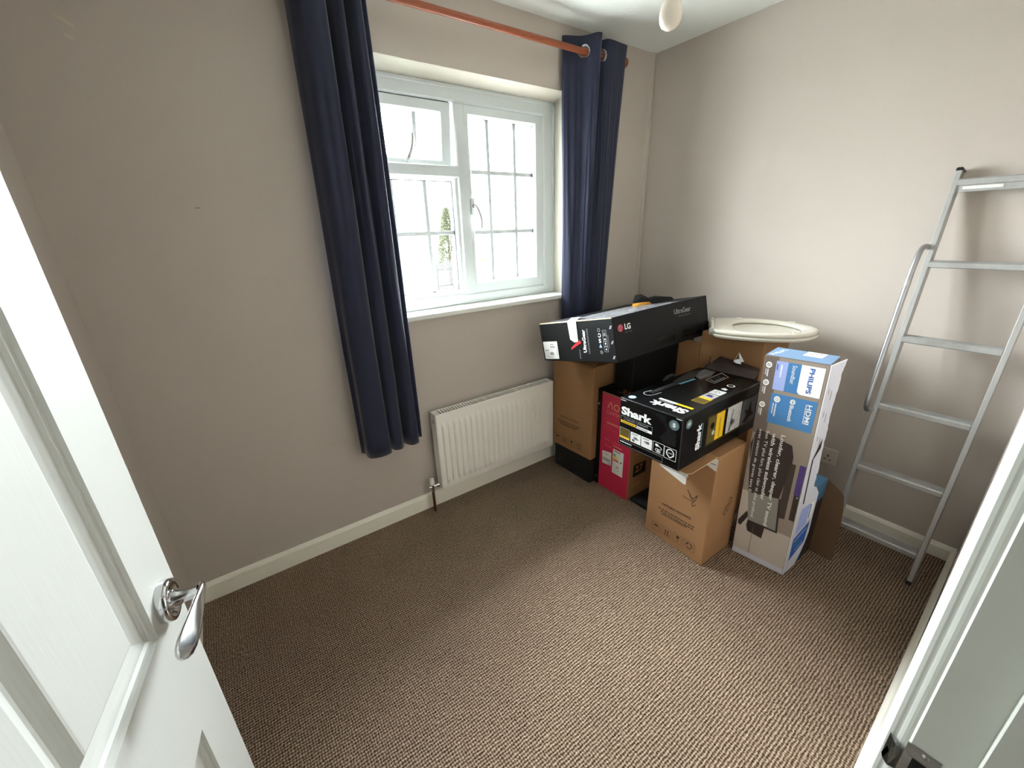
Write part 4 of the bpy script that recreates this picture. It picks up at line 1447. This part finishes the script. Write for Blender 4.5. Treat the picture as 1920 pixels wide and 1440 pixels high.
# crinkled clear tape sheet down the top and the torn flap standing up at the far end
mb = MB()
nxx, nyy = 46, 12
rnd = random.Random(2)
vs, fs = [], []
for i in range(nxx + 1):
    for j in range(nyy + 1):
        x = 0.002 + 0.48 * i / nxx
        y = 0.010 + 0.34 * j / nyy
        h = 0.0015 + 0.007 * abs(noise.noise(Vector((x * 22, y * 16, 1.3)))) * (1 if 0 < i < nxx and 0 < j < nyy else 0.2)
        vs.append((x, y, gz + h))
for i in range(nxx):
    for j in range(nyy):
        a = i * (nyy + 1) + j
        fs.append([a, a + nyy + 1, a + nyy + 2, a + 1])
mb.add(vs, fs, 'film')
mb.build('packing_tape', G)
mb = MB()
tp = [(0.060, 0.285, gz + 0.010), (0.060, 0.225, gz + 0.011), (0.028, 0.228, gz + 0.014), (0.028, 0.288, gz + 0.014), (-0.0018, 0.288, gz + 0.002), (-0.0018, 0.226, gz + 0.002),
      (-0.002, 0.229, 0.098), (-0.002, 0.256, 0.095), (-0.002, 0.284, 0.110)]
mb.add(tp, [[0, 1, 2, 3], [3, 2, 5, 4], [4, 5, 6, 7, 8]], 'tape')
o = mb.build('white_tape', G)
sol = o.modifiers.new('tape_thickness', 'SOLIDIFY')
sol.thickness = 0.0008
# pale torn board edge along the end
mb = MB()
mb.add([(-0.001, 0.005, gz - 0.001), (-0.001, gy - 0.01, gz - 0.001), (-0.0005, gy - 0.01, gz + 0.004), (-0.0005, 0.28, gz + 0.0045), (-0.0005, 0.12, gz + 0.003), (-0.0005, 0.005, gz + 0.004)], [[0, 5, 4, 3, 2, 1]], 'cardedge')
o = mb.build('torn_edge', G)
o.modifiers.new('edge_thickness', 'SOLIDIFY').thickness = 0.002


def flapmesh(name, parent, rows, m_out, m_in, th=0.003):
    b = MB()
    n = len(rows[0])
    vs = [p for r in rows for p in r]
    fs = [[i * n + k, i * n + k + 1, (i + 1) * n + k + 1, (i + 1) * n + k] for i in range(len(rows) - 1) for k in range(n - 1)]
    b.add(vs, fs, m_out)
    b.mi(m_in)
    o = b.build(name, parent)
    md = o.modifiers.new('board_thickness', 'SOLIDIFY')
    md.thickness = th
    md.material_offset = 1
    md.material_offset_rim = 1
    return o


flapmesh('torn_flap', G, [[(0.405, 0.235, gz + 0.002), (0.470, 0.215, gz + 0.002), (0.520, 0.205, gz + 0.002)], [(0.425, 0.250, gz + 0.020), (0.475, 0.225, gz + 0.018), (0.510, 0.212, gz + 0.014)]], 'amber', 'amber')
flapmesh('torn_flap', G, [[(0.425, 0.250, gz + 0.0205), (0.475, 0.225, gz + 0.0185), (0.510, 0.212, gz + 0.0145)], [(0.450, 0.262, gz + 0.040), (0.485, 0.235, gz + 0.044), (0.515, 0.222, gz + 0.030)], [(0.480, 0.275, gz + 0.060), (0.498, 0.250, gz + 0.060), (0.520, 0.232, gz + 0.040)]], 'blackbox', 'blackbox')
flapmesh('torn_flap', G, [[(0.515, 0.235, gz + 0.003), (0.560, 0.200, gz + 0.003), (0.630, 0.150, gz + 0.003)], [(0.525, 0.250, gz + 0.026), (0.575, 0.215, gz + 0.030), (0.640, 0.165, gz + 0.014)],
                          [(0.545, 0.270, gz + 0.034), (0.590, 0.235, gz + 0.036), (0.645, 0.180, gz + 0.018)]], 'blackbox', 'blackbox')

# --- vacuum cleaner box
K = rootbox('vacuum_cleaner_box', (1.6148, -1.1099, 0.563), (-1.105, -0.533, -0.085), 'black and yellow vacuum cleaner box lying on the front brown carton', 'box')
kx, ky, kz = 0.5671, 0.2861, 0.2166
mb = MB()
mb.box((0, 0, 0), (kx, ky, kz), 'blackgloss', 0.003)
f = Face(mb, 0, 0, -1)
f.text('Shark', (0.276, 0.145), (-0.148, 0.001), (0, 0.036), 'white', 0.045, 3)
f.frame(0.124, 0.119, 0.277, 0.138, 0.0012, 'greyp', 2)
f.text('CORDED UPRIGHT', (0.262, 0.123), (-0.12, 0.002), (0, 0.010), 'greyp', 0.0, 3)
f.rect(0.200, 0.108, 0.277, 0.1195, 'yellow', 2)
f.rect(0.124, 0.107, 0.200, 0.118, 'white', 2)
f.dashes((0.270, 0.111), (-0.06, 0.0), (0, 0.004), 'ink', 5, 3)
f.dashes((0.194, 0.110), (-0.05, 0.0), (0, 0.004), 'ink', 6, 3)
f.disc(0.2, 0.1135, 0.004, 'ink', 3)
f.rect(0.230, 0.040, 0.280, 0.085, 'gold', 2)
f.rect(0.230, 0.038, 0.280, 0.047, 'yellow', 3)
f.frame(0.230, 0.038, 0.280, 0.085, 0.001, 'white', 3)
for a0, a1, sd in ((0.174, 0.224, 3), (0.120, 0.171, 5)):
    f.rect(a0, 0.038, a1, 0.083, 'white', 2)
    rnd = random.Random(sd)
    f.dashes((a1 - 0.006, 0.074), (-(a1 - a0) * 0.6, 0.0), (0, 0.004), 'midgrey', sd, 3)
    for q in range(3):
        cx_, cz_ = rnd.uniform(a0 + 0.012, a1 - 0.012), rnd.uniform(0.048, 0.066)
        f.poly([(cx_ + rnd.uniform(0.004, 0.012) * math.cos(t), cz_ + rnd.uniform(0.003, 0.008) * math.sin(t)) for t in [2 * PI * i / 8 for i in range(8)]], 'midgrey' if q else 'greyp', 3 + q)
f.frame(0.067, 0.038, 0.115, 0.084, 0.0014, 'white', 2)
f.poly([(0.104, 0.078), (0.092, 0.076), (0.088, 0.069), (0.100, 0.066), (0.106, 0.071)], 'white', 3)
f.line([(0.088, 0.070), (0.078, 0.066), (0.076, 0.060), (0.086, 0.056), (0.100, 0.058), (0.104, 0.050), (0.094, 0.043), (0.080, 0.045)], 0.0022, 'white', 3)
f.text('8m', (0.096, 0.046), (-0.016, 0.0), (0, 0.009), 'white', 0.02, 4)
f.frame(0.014, 0.035, 0.064, 0.083, 0.0014, 'white', 2)
f.ring(0.039, 0.062, 0.017, 0.004, 'white', 3, 16, -0.35, PI + 0.35)
f.line([(0.023, 0.056), (0.039, 0.042), (0.055, 0.056)], 0.004, 'white', 3)
f.dashes((0.050, 0.058), (-0.022, 0.0), (0, 0.006), 'greyp', 3, 3)
f.frame(0.070, 0.008, 0.283, 0.030, 0.0012, 'greyp', 2)
f.dashes((0.276, 0.018), (-0.06, 0.0), (0, 0.005), 'white', 9, 3)
f.disc(0.033, 0.180, 0.020, 'teal', 2, 28)
f.ring(0.033, 0.180, 0.0175, 0.0015, 'blackgloss', 3, 20)
f.ring(0.033, 0.180, 0.0130, 0.0012, 'blackgloss', 3, 20)
f.text('5', (0.038, 0.172), (-0.010, 0.0), (0, 0.016), 'white', 0.03, 4)
f.dashes((0.281, 0.206), (-0.026, 0.0), (0, 0.003), 'white', 2, 2)
f.dashes((0.026, 0.208), (-0.022, 0.0), (0, 0.003), 'white', 3, 2)
f.poly([(0.12, 0.2), (0.07, 0.205), (0.06, 0.15), (0.09, 0.11), (0.07, 0.09), (0.02, 0.095), (0.02, 0.15), (0.05, 0.17)], 'blackbox', 1)
f = Face(mb, 1, 0, -1)
f.disc(0.039, 0.184, 0.0185, 'teal', 2, 28)
f.ring(0.039, 0.184, 0.0165, 0.0014, 'blackgloss', 3, 20)
f.text('5', (0.046, 0.179), (0.0, 0.011), (-0.014, 0.0), 'white', 0.02, 4)
f.text('Shark', (0.1265, 0.052), (0.0, 0.111), (-0.030, 0.0), 'white', 0.045, 3)
f.dashes((0.137, 0.055), (0.0, 0.105), (-0.004, 0.0), 'skyblue', 6, 3)
f.frame(0.168, 0.045, 0.556, 0.172, 0.0015, 'gold', 2)
f.rect(0.172, 0.050, 0.230, 0.168, 'gold', 2)
f.disc(0.205, 0.125, 0.014, 'blackgloss', 3)
f.disc(0.215, 0.092, 0.010, 'photo', 3)
f.rect(0.230, 0.052, 0.290, 0.168, 'yellow', 3)
f.dashes((0.262, 0.060), (0.0, 0.085), (-0.006, 0.0), 'gold', 4, 4)
f.rect(0.292, 0.052, 0.311, 0.169, 'blackgloss', 3)
f.rect(0.311, 0.052, 0.422, 0.169, 'photo', 3)
f.poly([(0.33, 0.056), (0.345, 0.12), (0.352, 0.155), (0.358, 0.15), (0.352, 0.11), (0.375, 0.10), (0.378, 0.085), (0.35, 0.075), (0.345, 0.056)], 'midgrey', 4)
f.disc(0.352, 0.096, 0.010, 'ink', 5)
f.rect(0.428, 0.050, 0.545, 0.166, 'midgrey', 3)
f.poly([(0.44, 0.06), (0.47, 0.09), (0.45, 0.12), (0.48, 0.11), (0.50, 0.15), (0.51, 0.10), (0.535, 0.08), (0.50, 0.075), (0.47, 0.055)], 'ink', 4)
f = Face(mb, 2, kz, 1)
f.text('Shark', (0.078, 0.025), (-0.006, 0.155), (-0.044, 0.0), 'white', 0.045, 3)
f.rect(0.094, 0.095, 0.108, 0.172, 'white', 2)
f.rect(0.094, 0.026, 0.108, 0.095, 'yellow', 2)
f.dashes((0.088, 0.10), (0.0, 0.06), (-0.006, 0.0), 'greyp', 2, 2)
f.disc(0.033, 0.252, 0.0155, 'paleblue', 2, 28)
f.ring(0.033, 0.252, 0.0125, 0.0014, 'skyblue', 3, 16)
f.text('5', (0.039, 0.247), (0.0, 0.009), (-0.012, 0.0), 'white', 0.02, 4)
# window row of pictures
f.rect(0.170, 0.026, 0.232, 0.078, 'gold', 2)
f.frame(0.170, 0.026, 0.232, 0.078, 0.0012, 'yellow', 3)
f.rect(0.218, 0.028, 0.234, 0.078, 'yellow', 4)
f.rect(0.236, 0.029, 0.288, 0.079, 'photo', 2)
f.poly([(0.25, 0.04), (0.27, 0.045), (0.275, 0.065), (0.255, 0.07)], 'sbviolet', 3)
f.rect(0.292, 0.030, 0.345, 0.080, 'white', 2)
f.ring(0.318, 0.055, 0.012, 0.004, 'greyp', 3, 9)
f.rect(0.349, 0.030, 0.398, 0.080, 'blackgloss', 2)
f.poly([(0.36, 0.045), (0.375, 0.042), (0.385, 0.06), (0.37, 0.07), (0.362, 0.06)], 'white', 3)
f.rect(0.402, 0.032, 0.450, 0.082, 'blackgloss', 2)
f.ring(0.426, 0.057, 0.016, 0.004, 'white', 3, 14)
# the vacuum cleaner pictured on the lid
f.ring(0.112, 0.232, 0.022, 0.004, 'greyp', 2, 14, PI / 2, 3 * PI / 2)
f.line([(0.112, 0.254), (0.150, 0.246)], 0.005, 'greyp', 2)
f.line([(0.112, 0.210), (0.160, 0.205)], 0.004, 'greyp', 2)
f.poly([(0.125, 0.222), (0.300, 0.214), (0.300, 0.242), (0.125, 0.244)], 'charcoal', 1)
f.line([(0.160, 0.236), (0.290, 0.232)], 0.004, 'midgrey', 2)
f.poly([(0.294, 0.206), (0.401, 0.200), (0.401, 0.212), (0.294, 0.220)], 'skyblue', 2)
f.poly([(0.300, 0.222), (0.405, 0.214), (0.470, 0.235), (0.530, 0.262), (0.470, 0.275), (0.36, 0.262), (0.300, 0.25)], 'charcoal', 2)
f.poly([(0.410, 0.185), (0.480, 0.178), (0.555, 0.195), (0.556, 0.250), (0.50, 0.252), (0.43, 0.22)], 'midgrey', 1)
f.line([(0.425, 0.168), (0.407, 0.119), (0.523, 0.119), (0.556, 0.168), (0.425, 0.168)], 0.004, 'greyp', 2)
f.line([(0.440, 0.158), (0.428, 0.130), (0.510, 0.130)], 0.005, 'greyp', 2)
f.poly([(0.455, 0.14), (0.50, 0.14), (0.515, 0.16), (0.46, 0.16)], 'charcoal', 3)
f.line([(0.43, 0.20), (0.55, 0.20)], 0.004, 'greyp', 3)
mb.build('carton_body', K)
# opened lid flaps at the far end
flapmesh('end_flap', K, [[(kx, 0.03, kz), (kx, 0.15, kz), (kx, 0.26, kz)], [(kx + 0.045, 0.035, kz + 0.020), (kx + 0.045, 0.15, kz + 0.026), (kx + 0.045, 0.25, kz + 0.022)],
                         [(kx + 0.088, 0.05, kz + 0.022), (kx + 0.092, 0.15, kz + 0.034), (kx + 0.085, 0.235, kz + 0.045)]], 'blackbox', 'sbdark')
flapmesh('end_flap', K, [[(kx, 0.272, kz - 0.15), (kx, 0.272, kz)], [(kx + 0.04, 0.275, kz - 0.15), (kx + 0.045, 0.270, kz + 0.012)], [(kx + 0.075, 0.285, kz - 0.13), (kx + 0.085, 0.282, kz + 0.036)]], 'blackbox', 'sbdark')
mb = MB()
rnd = random.Random(11)
pk = [(2.205, -1.000), (2.222, -0.985), (2.245, -0.992), (2.262, -0.965), (2.240, -0.950), (2.218, -0.958), (2.208, -0.975)]
z0 = 0.842
vs = [(x, y, z0 - 0.012 + rnd.uniform(0, 0.006)) for x, y in pk] + [(2.228, -0.974, z0 + 0.004), (2.238, -0.969, z0 + 0.030)]
n = len(pk)
fs = [[i, (i + 1) % n, n] for i in range(n)] + [[1, 2, n + 1], [4, n + 1, 5], [2, 3, n + 1]]
mb.add(vs, fs, 'wrap')
wrapo = mb.build('plastic_wrap_scrap')
wrapo.modifiers.new('film_thickness', 'SOLIDIFY').thickness = 0.0015
tag(wrapo, 'crumpled scrap of white plastic wrap on the open end of the vacuum cleaner box', 'wrapping')

# --- tall brown carton in the corner under the toilet seat
I_ = rootbox('cardboard_box', (2.30, -1.044, 0.0), (0, 0, 0), 'tall brown carton against the right wall, carrying the toilet seat', 'box', 'brown cardboard cartons')
mb = MB()
mb.box((0, 0, 0), (0.26, 0.300, 0.926), 'card', 0.004)
f = Face(mb, 2, 0.926, 1)
f.rect(0.127, 0.002, 0.131, 0.298, 'carddark', 1)
mb.build('carton_body', I_)
mb = MB()
mb.box((0.11, 0.301, 0.9205), (0.258, 0.40, 0.9255), 'card')
mb.build('flap', I_)
mb = MB()
mb.box((0.0, 0.301, 0.60), (0.005, 0.42, 0.866), 'card')
mb.build('side_flap', I_)

# --- blue carton with an open brown flap behind the sound bar carton
L_ = rootbox('subwoofer_box', (2.213, -1.386, 0.0), (0, 0, 0), 'blue open carton with a brown inner flap, behind the tall sound bar carton', 'box')
mb = MB()
mb.box((0, 0, 0), (0.107, 0.20, 0.388), 'boxblue', 0.002)
f = Face(mb, 1, 0, -1)
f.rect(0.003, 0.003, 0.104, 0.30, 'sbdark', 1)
mb.build('carton_body', L_)
mb = MB()
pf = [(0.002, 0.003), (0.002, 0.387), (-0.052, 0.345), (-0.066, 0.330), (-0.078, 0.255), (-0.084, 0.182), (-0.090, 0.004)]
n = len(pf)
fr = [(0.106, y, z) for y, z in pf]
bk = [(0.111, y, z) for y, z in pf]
mb.add(fr + bk, [list(range(n))[::-1], list(range(n, 2 * n))] + [[i, (i + 1) % n, n + (i + 1) % n, n + i] for i in range(n)], 'carddark')  # flap colour includes the shade behind the sound bar carton
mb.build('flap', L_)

# ------------------------------------------------------------------ toilet seat on the tall carton
T = empty('toilet_seat', (2.335, -0.775, 0.9275))
tag(T, 'white plastic toilet seat lying on the tall brown carton by the right wall', 'toilet seat')
tip = Vector((2.565, -1.150))
hin = Vector((2.345, -0.770))
T.rotation_euler = (0, 0, math.atan2(tip.y - hin.y, tip.x - hin.x))
# local: x from the hinge to the tip, y across
half = [(0.000, 0.125), (0.010, 0.150), (0.05, 0.165), (0.12, 0.178), (0.20, 0.181), (0.28, 0.168), (0.35, 0.135), (0.40, 0.088), (0.428, 0.040), (0.435, 0.0)]
outline = half + [(x, -y) for x, y in half[-2::-1]]
outc = [v for v in catmull([(x, y, 0) for x, y in outline], 5)]
hh = [(0.088, 0.0), (0.095, 0.058), (0.128, 0.104), (0.19, 0.128), (0.262, 0.124), (0.325, 0.090), (0.362, 0.040), (0.370, 0.0)]
inl = hh + [(x, -y) for x, y in hh[-2:0:-1]]


def scaled(pts, k, c=(0.22, 0)):
    return [(c[0] + (x - c[0]) * k, c[1] + (y - c[1]) * k) for x, y in pts]


def resample(pts, n):
    """n points by angle about the seat's centre"""
    c = Vector((0.225, 0))
    out = []
    P = [Vector((p[0], p[1])) for p in pts]
    for k in range(n):
        a = 2 * PI * k / n
        d = Vector((math.cos(a), math.sin(a)))
        best = None
        for i in range(len(P)):
            p, q = P[i] - c, P[(i + 1) % len(P)] - c
            e_ = q - p
            den = d.x * e_.y - d.y * e_.x
            if abs(den) < 1e-9:
                continue
            t = (p.x * e_.y - p.y * e_.x) / den
            u = (p.x * d.y - p.y * d.x) / den
            if t > 0 and -1e-6 <= u <= 1 + 1e-6:
                best = t if best is None else max(best, t)
        out.append(c + d * (best or 0.1))
    return out


NN = 72
O_ = resample([(v.x, v.y) for v in outc], NN)
I2 = resample([(v.x, v.y) for v in catmull([(x, y, 0) for x, y in inl], 6, True)], NN)
# ring: section from the outer foot over the crown to the inner foot
sec = [(0.0, 0.020), (0.0, 0.030), (0.04, 0.0345), (0.14, 0.0370), (0.45, 0.0375), (0.85, 0.0345), (0.96, 0.0310), (1.0, 0.0270), (1.0, 0.0215), (0.94, 0.020)]
mb = MB()
vs = []
for t, z in sec:
    for k in range(NN):
        p = O_[k].lerp(I2[k], t)
        vs.append((p.x, p.y, z))
m_ = len(sec)
fs = [[i * NN + k, (i + 1) % m_ * NN + k, (i + 1) % m_ * NN + (k + 1) % NN, i * NN + (k + 1) % NN] for i in range(m_) for k in range(NN)]
mb.add(vs, fs, 'seat', True)
ringo = mb.build('seat_ring', T)
for x, y in ((0.345, 0.105), (0.33, -0.120), (0.12, 0.140)):
    mb = MB()
    mb.box((x - 0.014, y - 0.007, 0.035), (x + 0.014, y + 0.007, 0.043), 'seat', 0.003)
    mb.build('buffer', ringo)
# closed lid below the ring
mb = MB()
sec = [(0.02, 0.0005), (0.0, 0.004), (-0.012, 0.010), (-0.012, 0.0155), (0.02, 0.0175), (0.12, 0.0178)]
vs = []
for t, z in sec:
    for k in range(NN):
        p = O_[k].lerp(Vector((0.225, 0)), t)
        vs.append((p.x, p.y, z))
fs = [[i * NN + k, (i + 1) * NN + k, (i + 1) * NN + (k + 1) % NN, i * NN + (k + 1) % NN] for i in range(len(sec) - 1) for k in range(NN)]
mb.add(vs, fs, 'seat', True)
mb.add([(O_[k].lerp(Vector((0.225, 0)), 0.12).x, O_[k].lerp(Vector((0.225, 0)), 0.12).y, 0.0178) for k in range(NN)], [list(range(NN))], 'seat')
mb.add([(O_[k].lerp(Vector((0.225, 0)), 0.02).x, O_[k].lerp(Vector((0.225, 0)), 0.02).y, 0.0005) for k in range(NN)], [list(range(NN))[::-1]], 'seat')
mb.build('lid', T)
for s2 in (-1, 1):
    mb = MB()
    mb.tube([(-0.004, s2 * 0.118, 0.030), (-0.004, s2 * 0.060, 0.030)], 0.013, 'seat', 16)
    mb.box((-0.016, s2 * 0.089 - 0.012, 0.001), (0.010, s2 * 0.089 + 0.012, 0.030), 'seat', 0.004)
    mb.tube([(-0.004, s2 * 0.124, 0.030), (-0.004, s2 * 0.117, 0.030)], 0.0085, 'brushed', 14)
    mb.build('hinge', T)
mb = MB()
mb.tube([(-0.004, -0.06, 0.030), (-0.004, 0.06, 0.030)], 0.010, 'seat', 16)
mb.build('hinge_bar', T)

# ------------------------------------------------------------------ pendant bulb
P_ = empty('pendant_light', (1.583, -0.93, H))
tag(P_, 'bare opal light bulb hanging from a white pendant under the ceiling', 'ceiling light')
mb = MB()
mb.lathe([(0.0001, -0.0), (0.042, -0.0005), (0.042, -0.014), (0.030, -0.022), (0.008, -0.026), (0.0001, -0.026)], 'gloss', None, 28)
mb.build('ceiling_rose', P_)
mb = MB()
mb.tube([(0, 0, -0.024), (0, 0, -0.262)], 0.0032, 'gloss', 10)
mb.build('cord', P_)
mb = MB()
mb.lathe([(0.004, -0.255), (0.012, -0.258), (0.0165, -0.268), (0.0175, -0.315), (0.0195, -0.318), (0.0195, -0.328), (0.0165, -0.330), (0.0165, -0.336)], 'gloss', None, 28)
mb.build('lamp_holder', P_)
mb = MB()
zb = -0.332
mb.lathe([(0.0145, zb + 0.002), (0.0205, zb - 0.006), (0.0265, zb - 0.017), (0.0300, zb - 0.030), (0.0310, zb - 0.042), (0.0290, zb - 0.055), (0.0235, zb - 0.066), (0.0135, zb - 0.0728), (0.0001, zb - 0.075)], 'bulb', None, 32)
mb.build('bulb', P_)

# ------------------------------------------------------------------ double wall socket
so = tag(empty('wall_socket', (W, -1.232, 0.292)), 'white double wall socket low on the right wall behind the ladder', 'socket')
mb = MB()
mb.box((-0.009, -0.073, -0.043), (0, 0.073, 0.043), 'socket', 0.004, None, 2)
for yc in (-0.036, 0.036):
    for dy, dz, hy, hz in ((0, 0.004, 0.0028, 0.005), (-0.011, -0.016, 0.0045, 0.0022), (0.011, -0.016, 0.0045, 0.0022)):
        mb.box((-0.0094, yc + dy - hy, dz - hz), (-0.0088, yc + dy + hy, dz + hz), 'dark')
mb.build('faceplate', so)
for yc in (-0.036, 0.036):
    mb = MB()
    mb.box((-0.0125, yc + 0.008 - 0.0075, 0.018), (-0.008, yc + 0.008 + 0.0075, 0.034), 'socket', 0.002)
    mb.build('rocker_switch', so)

# ------------------------------------------------------------------ outside the window
mb = MB()
mb.box((-40, 0.6, -2.9), (70, 90, -2.8), 'ground')
structure(mb.build('ground'))
tr = tag(empty('conifer_tree', (17.1, 31.0, -2.8)), 'bushy green conifer in the garden seen through the lower left pane', 'tree')
mb = MB()
mb.tube([(0, 0, 0), (0.05, 0, 2.4), (0, 0.05, 5.4)], [0.16, 0.12, 0.03], 'bark', 10)
mb.build('trunk', tr)
mb = MB()
rnd = random.Random(5)
for k in range(3600):
    t = rnd.random() ** 0.8
    z = 1.1 + 5.05 * t
    r = 1.35 * (1 - t) ** 0.75 * (0.85 + 0.3 * noise.noise(Vector((z * 1.7, k * 0.01, 0)))) + 0.05
    a = rnd.uniform(0, 2 * PI)
    rr = r * math.sqrt(rnd.uniform(0.25, 1))
    c = Vector((rr * math.cos(a), rr * math.sin(a), z))
    d = Vector((math.cos(a), math.sin(a), rnd.uniform(-0.5, 0.6))).normalized() * rnd.uniform(0.12, 0.28)
    s2 = d.orthogonal().normalized() * rnd.uniform(0.05, 0.10)
    q = d.cross(s2).normalized() * 0.05
    mb.add([c - s2, c + s2, c + d, c + q], [[0, 1, 2], [0, 3, 2], [1, 2, 3]], 'needle')
mb.build('foliage', tr)
fe = tag(empty('garden_gate', (14.95, 27.0, -2.8)), 'dark slatted timber gate below the conifer outside', 'gate')
mb = MB()
for k in range(9):
    mb.box((-1.0 + k * 0.13, -0.012, 0.12), (-1.0 + k * 0.13 + 0.085, 0.012, 2.05 + 0.10 * (k % 2)), 'fence')
mb.build('gate_boards', fe)
for z in (0.4, 1.6):
    mb = MB()
    mb.box((-1.05, 0.014, z), (0.2, 0.06, z + 0.1), 'fence')
    mb.build('rail', fe)
for x in (-1.12, 0.18):
    mb = MB()
    mb.box((x, -0.05, 0), (x + 0.1, 0.05, 2.25), 'fence')
    mb.build('post', fe)
sh = tag(empty('garden_shed', (18.6, 28.0, -2.8)), 'brown timber shed with a pale roof beside the gate outside', 'shed')
mb = MB()
mb.box((-1.1, -0.5, 0), (1.0, 0.6, 2.1), 'shed')
mb.build('shed_walls', sh)
mb = MB()
mb.prism([(-1.3, 2.1), (1.2, 2.1), (-0.05, 2.75)], -0.6, 0.7, 'render', axis=1)
mb.build('shed_roof', sh)
ho = tag(empty('house', (9.0, 33.0, -2.8)), 'white rendered house with a sandy roof edge across the garden', 'house')
mb = MB()
mb.box((-3.5, 0, 0), (5.0, 6, 4.9), 'render')
mb.build('house_walls', ho)
mb = MB()
mb.prism([(-0.4, 4.9), (6.4, 4.9), (3.0, 6.6)], -3.8, 5.3, 'render', axis=0)
mb.box((-3.8, -0.5, 4.86), (5.3, -0.4, 4.98), 'rooftile')
mb.build('house_roof', ho)
